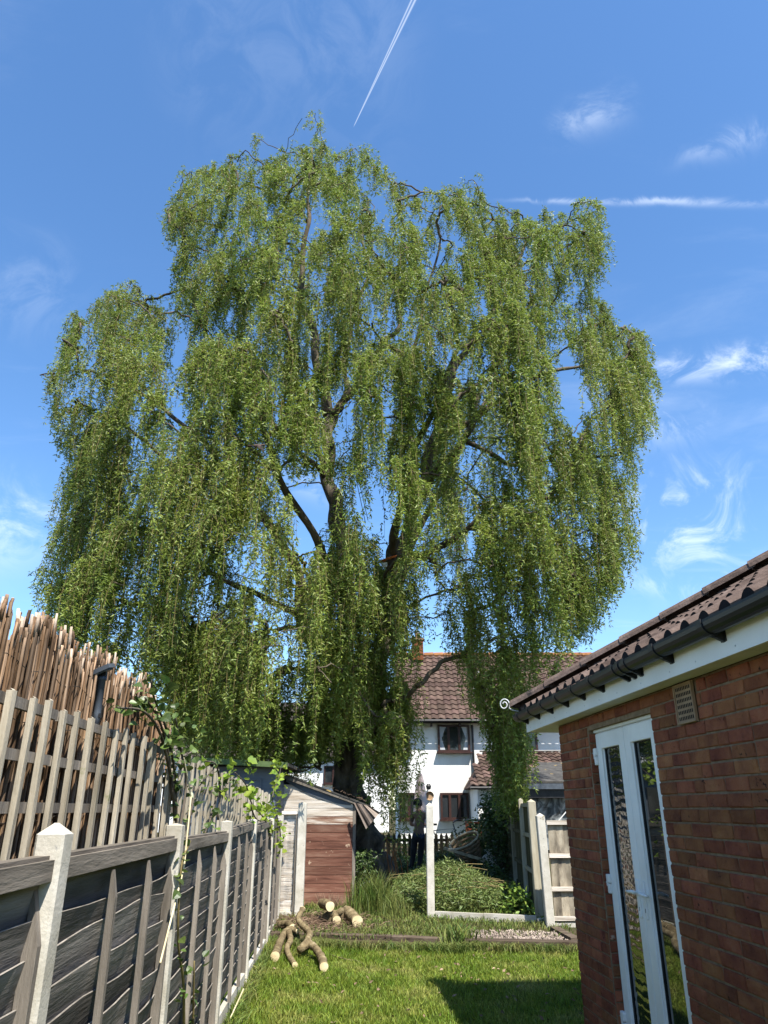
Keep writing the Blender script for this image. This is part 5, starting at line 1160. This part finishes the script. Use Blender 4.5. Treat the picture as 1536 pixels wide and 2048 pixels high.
# trunk and limbs: (x, y in the photograph, depth, radius)
LIMBS = {'trunk': [(752,1790,WY,.47),(744,1740,WY,.40),(728,1680,WY,.34),(708,1620,WY,.31),(697,1560,WY,.30),(694,1490,WY,.29),(698,1420,WY,.28)],
 'l': [(696,1440,WY,.25),(694,1330,15.9,.22),(690,1220,15.8,.21),(688,1120,15.8,.20),(674,1030,15.8,.19),(657,960,15.8,.165),(656,890,15.8,.155),(662,820,15.8,.16)],
 'l1': [(660,830,15.8,.14),(640,750,15.7,.115),(624,660,15.6,.10),(600,575,15.6,.085),(612,480,15.5,.065),(618,400,15.5,.045),(622,300,15.5,.028),(622,228,15.5,.01)],
 'l2': [(664,830,15.8,.12),(690,800,15.6,.10),(722,755,15.5,.085),(755,700,15.4,.075),(792,660,15.4,.062),(810,590,15.5,.05),(842,490,15.6,.035),(890,380,15.7,.012)],
 'l3': [(690,800,15.6,.075),(692,740,15.9,.065),(702,640,16.2,.055),(735,545,16.3,.048),(722,450,16.4,.03),(742,320,16.4,.012)],
 'l4': [(656,960,15.8,.08),(612,915,15.4,.06),(562,865,15.0,.05),(480,765,14.8,.04),(400,640,15.0,.03),(350,540,15.3,.02),(330,450,15.5,.01)],
 'r': [(698,1450,WY,.22),(735,1390,15.9,.20),(766,1300,15.9,.19),(776,1210,15.9,.185),(788,1115,15.8,.18),(816,1060,15.8,.165),(845,970,15.7,.155),(866,890,15.6,.14),(886,810,15.5,.125),(906,745,15.4,.105),(940,685,15.3,.085),(978,630,15.3,.065),(1012,560,15.3,.048),(1062,470,15.4,.03),(1112,395,15.4,.012)],
 'r1': [(835,990,15.7,.10),(826,900,16.1,.085),(822,820,16.3,.07),(830,700,16.4,.055),(850,600,16.5,.04),(880,480,16.5,.025),(910,380,16.5,.01)],
 'r2': [(866,890,15.6,.10),(915,855,15.2,.085),(962,832,14.9,.07),(1022,782,14.8,.058),(1110,742,14.9,.045),(1172,730,15.0,.032),(1255,690,15.1,.012)],
 'r3': [(848,975,15.7,.10),(890,922,15.0,.09),(930,878,14.6,.08),(955,805,14.3,.055),(1000,700,14.2,.035),(1080,580,14.3,.02)],
 'r4': [(930,878,14.6,.06),(1010,925,14.6,.05),(1082,920,14.7,.042),(1150,900,14.9,.028),(1240,930,15.1,.012)],
 'r5': [(788,1115,15.8,.10),(850,1110,15.2,.08),(930,1060,14.6,.06),(1010,1010,14.4,.045),(1090,1000,14.5,.03),(1180,1010,14.8,.012)],
 'b1': [(694,1330,15.9,.15),(640,1290,15.6,.14),(602,1250,15.4,.13),(602,1180,15.2,.115),(565,1085,14.9,.10),(482,985,14.6,.075),(400,880,14.5,.055),(300,790,14.8,.035),(200,700,15.2,.015)],
 'b2': [(602,1235,15.4,.08),(540,1200,15.0,.065),(450,1160,14.5,.05),(350,1090,14.4,.035),(200,1040,14.8,.015)],
 'k1': [(690,1220,15.8,.12),(680,1080,16.8,.10),(640,900,17.8,.08),(560,720,18.6,.05),(480,560,18.8,.02)],
 'k2': [(776,1210,15.9,.12),(830,1080,17.0,.10),(920,900,18.0,.07),(1020,720,18.6,.04),(1100,600,18.6,.015)],
 'f1': [(690,1220,15.8,.12),(640,1100,14.6,.09),(560,950,13.2,.07),(500,800,12.4,.045),(480,700,12.2,.02)],
 'f2': [(788,1115,15.8,.11),(800,1000,14.4,.085),(850,850,13.0,.06),(920,700,12.4,.035),(960,600,12.3,.015)]}
nodes = []; nrad = []
gb_ = random.Random(5)
for nm, L in LIMBS.items():
    if L[-1][3] < .03: L = L[:-1]
    pts = [at(x, y, d_) for x, y, d_, r in L]; S = spline(pts, 8); rad = []
    for i in range(len(L) - 1):
        for k in range(8): rad.append(L[i][3] + (L[i + 1][3] - L[i][3]) * k / 8)
    rad.append(L[-1][3])
    q0, q1 = gb_.uniform(0, 6), gb_.uniform(0, 6)
    S = [p + Vector((math.sin(i * .62 + q0), math.cos(i * .47 + q1), 0)) * (.05 if nm != 'trunk' else .03) for i, p in enumerate(S)]; rad = [r_ * (1 + .09 * math.sin(i * 1.1 + q1)) for i, r_ in enumerate(rad)]
    if nm == 'trunk': rad = [r_ * (1 + .10 * math.sin(i * 1.3)) for i, r_ in enumerate(rad)]
    b = MB(); b.tube([p - Vector(W0) for p in S], rad, 14 if nm == 'trunk' else 9)
    if nm == 'trunk':
        for k in range(8):
            a = k * .785 + .3; b.tube([Vector((math.cos(a) * .22, math.sin(a) * .22, .55)) + Vector((0, 0, -.0)), Vector((math.cos(a) * .42, math.sin(a) * .42, .18)), Vector((math.cos(a) * .75, math.sin(a) * .75, -.15))], [.10, .15, .12], 7)
    b.build('trunk' if nm == 'trunk' else 'limb', MT['bark'] if nm in ('trunk', 'l', 'r', 'b1') else MT['branch'], willow, True)
    if nm != 'trunk':
        for p, r_ in list(zip(S, rad))[6:]: nodes.append(p); nrad.append(r_)
# tassel tops, spread over the crown's volume
NT = 1060; T = []
while len(T) < NT:
    x = g2.uniform(60, 1330); y = g2.uniform(210, 1560)
    d0 = look(DEN, np.array([x]), np.array([y]))[0]; wgt = float(np.interp(y, [210, 480, 800, 1120, 1500], [1.0, .85, .6, .5, .25]))
    if g2.random() > d0 * wgt: continue
    ds = look(dist, np.array([x]), np.array([y]))[0]
    hd = .6 + 3.7 * math.sqrt(min(1, ds / 230)); u = g2.random()
    t = -hd * g2.uniform(.7, 1) if u < .55 else (hd * g2.uniform(-.7, .3) if u < .8 else hd * g2.uniform(.3, 1))
    p = at(x, y, WY + t)
    if p.z < 3.6 and p.x < -.9 and p.y < 15: p = at(x, y, 15.2 + g2.random())
    if p.z < 3.6 and p.y < 13.6: p = at(x, y, 13.7 + g2.random())
    # keep tops apart so that curtains and gaps form
    if any((p - q).length < .36 for q in T): 
        if g2.random() < .9: continue
    T.append(p)
# low curtains round the trunk and over the sheds
for (xa, xb, ya, yb, da, db, m_) in ((738, 812, 1330, 1540, 14.7, 15.7, 26), (572, 680, 1330, 1470, 14.9, 15.8, 22), (350, 560, 1250, 1420, 15.4, 16.4, 32), (982, 1050, 1340, 1500, 14.6, 15.4, 14), (655, 770, 1080, 1330, 14.4, 15.2, 26)):
    for q in range(m_): T.append(at(g2.uniform(xa, xb), g2.uniform(ya, yb), g2.uniform(da, db)))
NT = len(T)
# join every top to the nearest wood, then size the wood by what it carries
base = np.array([tuple(q) for q in nodes]); order = sorted(range(NT), key=lambda i: np.min(np.linalg.norm(base - np.array(T[i]), axis=1)))
pool = [tuple(q) for q in nodes]; par = [-1] * len(pool); segs = []; load = [0] * len(pool)
for i in order:
    P = np.array(pool); t = np.array(T[i]); d_ = np.linalg.norm(P - t, axis=1) + np.maximum(0, P[:, 2] - t[2]) * 1.2
    j = int(np.argmin(d_)); a = np.array(pool[j]); m = (a + t) / 2 + np.array([g2.normal(0, .12), g2.normal(0, .12), .06 + .06 * np.linalg.norm(t - a)])
    mi = len(pool); pool.append(tuple(m)); par.append(j); pool.append(tuple(t)); par.append(mi); segs.append((j, mi, mi + 1)); load += [0, 0]
for k in range(len(pool) - 1, len(nodes) - 1, -1):
    load[k] += 1; load[par[k]] += load[k] * (1 if par[k] >= len(nodes) else 0)
b = MB()
for (j, mi, ti) in segs:
    r0 = min(.05, .0065 * math.sqrt(load[mi]) + .003); r1_ = min(.045, .0065 * math.sqrt(load[ti]) + .002)
    S = spline([Vector(pool[j]), Vector(pool[mi]), Vector(pool[ti])], 4); S = [p + Vector((gb_.gauss(0, .025), gb_.gauss(0, .025), gb_.gauss(0, .02))) for p in S]
    b.tube([p - Vector(W0) for p in S], [r0 + (r1_ - r0) * i / (len(S) - 1) for i in range(len(S))], 5, cap=False)
tag(b.build('branches', MT['branch'], willow, True), kind='stuff')
# hanging strands
TP = np.array([tuple(p) for p in T]); NS = 15
K = 30; STEP = .115
n = NT * NS; tp = np.repeat(TP, NS, 0)
tx, ty = proj(TP); tlen = np.interp(ty, [220, 450, 700, 950, 1300], [.75, 1.1, 1.6, 2.2, 2.5]) * g2.uniform(.6, 1.25, NT)
slen = np.repeat(tlen, NS) * g2.uniform(.35, 1.15, n)
rad = np.repeat(g2.uniform(.12, .40, NT), NS); ang = g2.uniform(0, 6.283, n); rr0 = rad * np.sqrt(g2.random(n))
outd = TP[:, :2] - np.array([(-.4, WY)]); outd /= np.linalg.norm(outd, axis=1, keepdims=True) + 1e-6; outd = np.repeat(outd, NS, 0)
MID = np.zeros_like(TP)
for (j, mi, ti), i in zip(segs, order): MID[i] = pool[mi]
bk = np.repeat(MID - TP, NS, 0) * (g2.random((n, 1)) ** 1.6) * .95
st = tp + bk; st[:, 0] += .3 * rr0 * np.cos(ang); st[:, 1] += .3 * rr0 * np.sin(ang); st[:, 2] += g2.uniform(-.15, .16, n)
s_ = np.arange(K) * STEP
arch = 1 - np.exp(-s_ / .45)
dirx = rr0 * np.cos(ang) + outd[:, 0] * .22 * g2.random(n); diry = rr0 * np.sin(ang) + outd[:, 1] * .22 * g2.random(n); rise = g2.uniform(0, .32, n) * np.interp(np.repeat(ty, NS), [250, 800], [1.5, .6])
wig = np.cumsum(g2.normal(0, 1, (2, n, K)), 2); wig = (wig - wig[:, :, :1]) * .012
ph = g2.uniform(0, 6.283, (2, n, 1)); fr = g2.uniform(7, 15, (n, 1)); amp = g2.uniform(.012, .045, (n, 1))
SX = st[:, :1] + dirx[:, None] * arch[None] + wig[0] + amp * np.sin(fr * s_[None] + ph[0]); SYY = st[:, 1:2] + diry[:, None] * arch[None] + wig[1] + amp * np.sin(fr * s_[None] + ph[1])
SZ = st[:, 2:3] + rise[:, None] * np.sin(np.minimum(s_ / .5, 1.0) * math.pi)[None] * .6 - np.maximum(0, s_ - .12)[None] * .93
SP = np.stack([SX, SYY, SZ], 2)
qx, qy = proj(SP); jit = g2.normal(0, 14, (2, n, 1)); dn = look(DEN, qx + jit[0], qy + jit[1])
uu = g2.uniform(.03, 1, (n, 1)); good = (dn > uu) & (s_[None] < slen[:, None]) & (SZ > .9)
good &= ~((SZ < 2.6) & (SX < -.5) & (SYY > 13.4) & (SYY < 16))
kk = (13.72 - SYY) / .435; hz_ = SZ - .8 * kk; hx_ = SX - .246 * kk
good &= ~((kk > 0) & (hz_ > -.1) & (hz_ < 2.15) & (hx_ > -1.9) & (hx_ < .0)) & ((SYY + .544 * (SZ - .2) > 13.3) & ((SYY + .544 * (SZ - .2) > 15.2) | (SX - .307 * (SZ - .2) < -1.0) | (SX - .307 * (SZ - .2) > 2.1)))
k2 = (15.7 - SYY) / .435; hz2 = SZ - .8 * k2; hx2 = SX - .246 * k2
good &= ~((k2 > 0) & (hz2 > .1) & (hz2 < 1.9) & (hx2 > -.8) & (hx2 < .2) & (uu > .25))
alive = np.cumprod(np.where(s_[None] < .35, True, good), 1).astype(bool) & good
# leaves
idx = np.argwhere(alive[:, :-1]); PL = 5
A = SP[idx[:, 0], idx[:, 1]]; B_ = SP[idx[:, 0], idx[:, 1] + 1]
A = np.repeat(A, PL, 0); B_ = np.repeat(B_, PL, 0); sid = np.repeat(idx[:, 0], PL); m = len(A)
print('willow leaves', m, 'strands', n)
f = g2.random((m, 1)); P = A + (B_ - A) * f + g2.normal(0, .009, (m, 3))
D = g2.normal(0, 1, (m, 3)) * np.array([.8, .8, .45]); D[:, 2] -= .55; Nn = g2.normal(0, 1, (m, 3)); Nn[:, 2] += .35
srnd = g2.random(n); trnd = np.repeat(g2.random(NT), NS); rnd = np.clip(.35 * trnd[sid] + .3 * srnd[sid] + .35 * g2.random(m), 0, 1)
me = leafmesh('foliage', P - W0, D, Nn, g2.uniform(.056, .120, m), g2.uniform(.0185, .032, m), MT['leaf'], rnd, .3)
tag(obj('foliage', me, willow), kind='stuff')
# the twigs themselves, three-sided
ks = np.arange(0, K, 4); a_ok = alive[:, ks]; seg = np.argwhere(a_ok[:, :-1] & a_ok[:, 1:])
A = SP[seg[:, 0], ks[seg[:, 1]]]; B_ = SP[seg[:, 0], ks[seg[:, 1] + 1]]; tri = np.array([(1, 0, 0), (-.5, .87, 0), (-.5, -.87, 0)]) * .0042
V = np.concatenate([A[:, None] + tri[None], B_[:, None] + tri[None] * .8], 1).reshape(-1, 3) - W0; i = (np.arange(len(seg)) * 6)[:, None]
F = np.concatenate([i + np.array([[a, (a + 1) % 3, (a + 1) % 3 + 3, a + 3]]) for a in range(3)])
tag(obj('hanging_twigs', npmesh('hanging_twigs', V, F, MT['twig']), willow), kind='stuff')
# orange cut suckers at the foot of the trunk
b = MB()
for k in range(7):
    p = at(785 + 6 * k * .8, 1770, 15.3); p.z = gz(p.x, p.y); b.tube([p, p + Vector((random.uniform(-.12, .05), 0, .5)), p + Vector((random.uniform(-.2, .1), 0, random.uniform(.7, 1.1)))], [.012, .01, .006], 5)
tag(b.build('suckers', MT['otiles']), 'orange-barked shoots beside the willow trunk', 'shoots', kind='stuff')
# climbing lines and a strap in the tree
for k, lb in enumerate(('dark climbing line hanging in the willow, the longer of two', 'dark climbing line hanging in the willow, the shorter of two')):
    a, e = at(712 + 5 * k, 958, 15.2), at(731 + 5 * k, 1046 - 5 * k, 15.2)
    tag(MB().tube([a, (a + e) / 2, e], .008, 5).build('climbing_line', MT['blackmetal']), lb, 'rope', 'climbing lines in the willow')
o = MB(); c = at(781, 1118, 15.75); o.tube([c + Vector((.24 * math.cos(a), .24 * math.sin(a), .05 * math.sin(a) + .08 * math.cos(a))) for a in [2 * math.pi * k / 16 for k in range(17)]], .028, 6, cap=False)
o = o.build('strap', MT['orange'], None, True); tag(o, 'small orange strap round the willow limb', 'strap'); b = MB(); b.box(c + Vector((-.14, -.24, -.22)), (.13, .06, .10)); b.build('tag_plate', MT['white'], o)

# ------------------------------------------------------------------ bird in flight before the crown
bp_ = at(517, 892, 10.5)
bird = thing('bird', 'brown bird flying with lowered wings before the willow', 'bird', bp_); bird.scale = (1.3,) * 3
b = MB(); b.tube([(-.075, 0, .002), (-.05, 0, .004), (-.01, 0, 0), (.03, 0, .002), (.06, 0, .012), (.078, 0, .014), (.092, 0, .010)], [.008, .018, .024, .020, .013, .013, .003], 10); b.v = [(y * .3 + x * .9, y, z) for x, y, z in b.v]; b.build('body', MT['bird'], bird, True)
for s, pts in ((1, [(.0, .015, .005), (-.03, .06, .02), (-.075, .10, .005), (-.115, .115, -.018), (-.08, .075, -.012), (-.04, .015, 0)]), (-1, [(.02, -.015, 0), (.05, -.05, -.03), (.075, -.07, -.08), (.085, -.075, -.12), (.045, -.05, -.075), (-.02, -.015, -.01)])):
    b = MB(); b.prism(pts, (0, 0, .004)); b.build('wing', MT['bird'], bird)
b = MB(); b.prism([(-.06, -.012, 0), (-.13, -.03, -.004), (-.135, .03, -.004), (-.06, .012, 0)], (0, 0, .004)); b.build('tail', MT['bird'], bird)

# ------------------------------------------------------------------ the person behind the lone post
PX, PYY = .66, 17.4; PZ = gz(PX, PYY)
pm = {'skin': M('skin', two((.36, .2, .14), (.42, .25, .18)), 6, rough=.6, bump=0, rand=0), 'top': M('brown_top', two((.15, .10, .075), (.21, .145, .11)), 6, rough=.9, bump=.2, rand=0),
      'jean': M('dark_trousers', two((.010, .011, .014), (.022, .024, .030)), 8, rough=.9, bump=.2, rand=0), 'belt': M('navy_hem', two((.02, .03, .06), (.035, .05, .09)), 8, rough=.9, bump=.1, rand=0), 'boot': M('brown_boot', two((.13, .045, .02), (.2, .08, .04)), 8, rough=.6, bump=.1, rand=0)}
V_ = {'pel': ((0, 0, .93), .135), 'wai': ((0, 0, 1.08), .125), 'che': ((.01, -.01, 1.30), .155), 'sho': ((.02, -.015, 1.43), .12), 'nek': ((.05, -.02, 1.52), .058), 'chin': ((.085, -.03, 1.58), .072), 'hed': ((.105, -.03, 1.65), .098), 'crn': ((.10, -.03, 1.72), .085),
 'hl': ((-.09, 0, .90), .10), 'kl': ((-.085, -.02, .50), .068), 'al': ((-.09, .03, .10), .045), 'tl': ((-.07, -.15, .035), .042), 'hr': ((.09, 0, .90), .10), 'kr': ((.10, -.03, .50), .068), 'ar': ((.12, .02, .10), .045), 'tr': ((.15, -.15, .035), .042),
 'sl': ((-.17, .0, 1.42), .068), 'el': ((-.235, -.08, 1.19), .047), 'wl': ((-.08, -.24, 1.20), .032), 'pl': ((-.02, -.275, 1.215), .034), 'sr': ((.2, -.03, 1.41), .068), 'er': ((.26, -.10, 1.16), .047), 'wr': ((.10, -.25, 1.18), .032), 'pr': ((.04, -.28, 1.20), .034),
 'nose': ((.125, -.125, 1.635), .018)}
E_ = [('pel', 'wai'), ('wai', 'che'), ('che', 'sho'), ('sho', 'nek'), ('nek', 'chin'), ('chin', 'hed'), ('hed', 'crn'), ('pel', 'hl'), ('hl', 'kl'), ('kl', 'al'), ('al', 'tl'), ('pel', 'hr'), ('hr', 'kr'), ('kr', 'ar'), ('ar', 'tr'), ('sho', 'sl'), ('sl', 'el'), ('el', 'wl'), ('wl', 'pl'), ('sho', 'sr'), ('sr', 'er'), ('er', 'wr'), ('wr', 'pr'), ('hed', 'nose')]
for sd, s in (('l', 1), ('r', -1)):
    pp = Vector(V_['p' + sd][0])
    for q, (dx, dz, l) in enumerate(((.05, .03, .045), (.055, .012, .055), (.055, -.008, .052), (.045, -.026, .042), (.0, .045, .04))):
        n1, n2 = f'{sd}f{q}a', f'{sd}f{q}b'; a = pp + Vector((s * dx * .6, -.02, dz)); V_[n1] = (tuple(a), .009); V_[n2] = (tuple(a + Vector((s * l * .5, l * .35, -.008))), .008); E_ += [('p' + sd, n1), (n1, n2)]
names = list(V_); me = bpy.data.meshes.new('person_body'); me.from_pydata([V_[k][0] for k in names], [(names.index(a), names.index(c)) for a, c in E_], [])
po = bpy.data.objects.new('person_skin', me); COL.objects.link(po); po.modifiers.new('skin', 'SKIN'); sm = po.modifiers.new('sub', 'SUBSURF'); sm.levels = 2
sk = me.skin_vertices[0].data
for k, nm in enumerate(names): r_ = V_[nm][1]; sk[k].radius = (r_, r_ * (.8 if nm in ('pel', 'wai', 'che', 'sho') else 1)); sk[k].use_root = nm == 'pel'
dg = bpy.context.evaluated_depsgraph_get(); me2 = bpy.data.meshes.new_from_object(po.evaluated_get(dg)); bpy.data.objects.remove(po)
me2.materials.clear()
for k in ('skin', 'top', 'jean', 'belt', 'boot'): me2.materials.append(pm[k])
mi_ = []
for p in me2.polygons:
    c = p.center
    arm = abs(c.x) > .16 and c.z > 1.0 or c.y < -.17
    k = 4 if c.z < .12 else 2 if c.z < .92 else 3 if c.z < 1.0 else 1
    if c.z > 1.50 and not arm: k = 0
    if (c.y < -.13 and 1.0 < c.z < 1.3) or (arm and c.z < 1.24 and c.z > 1.0): k = 0
    mi_.append(k)
me2.polygons.foreach_set('material_index', mi_); me2.polygons.foreach_set('use_smooth', [True] * len(me2.polygons))
per = obj('person', me2, None, (PX, PYY, PZ), (R(0), R(-7), R(160)), [.90] * 3)
tag(per, 'person in brown top and dark trousers half hidden behind the lone concrete post', 'person')
b = MB(); hc = (.105, -.02, 1.675); b.lathe([(.0, .125), (.05, .115), (.09, .08), (.112, .03), (.115, -.02), (.112, -.05)], hc, 14); b.quad((hc[0] - .08, hc[1] - .08, hc[2] + .02), (hc[0] + .08, hc[1] - .08, hc[2] + .02), (hc[0] + .05, hc[1] - .19, hc[2] + .0), (hc[0] - .05, hc[1] - .19, hc[2] + .0)); b.build('cap', pm['jean'], per, True)
b = MB()
for s in (-1, 1): b.lathe([(0, .01), (.010, .006), (.012, 0), (.008, -.008), (0, -.01)], (.105 + s * .035, -.122, 1.655), 8)
b.build('eyes', MT['void'], per); b = MB(); b.box((.115, -.118, 1.595), (.05, .012, .01)); b.build('mouth', pm['boot'], per)
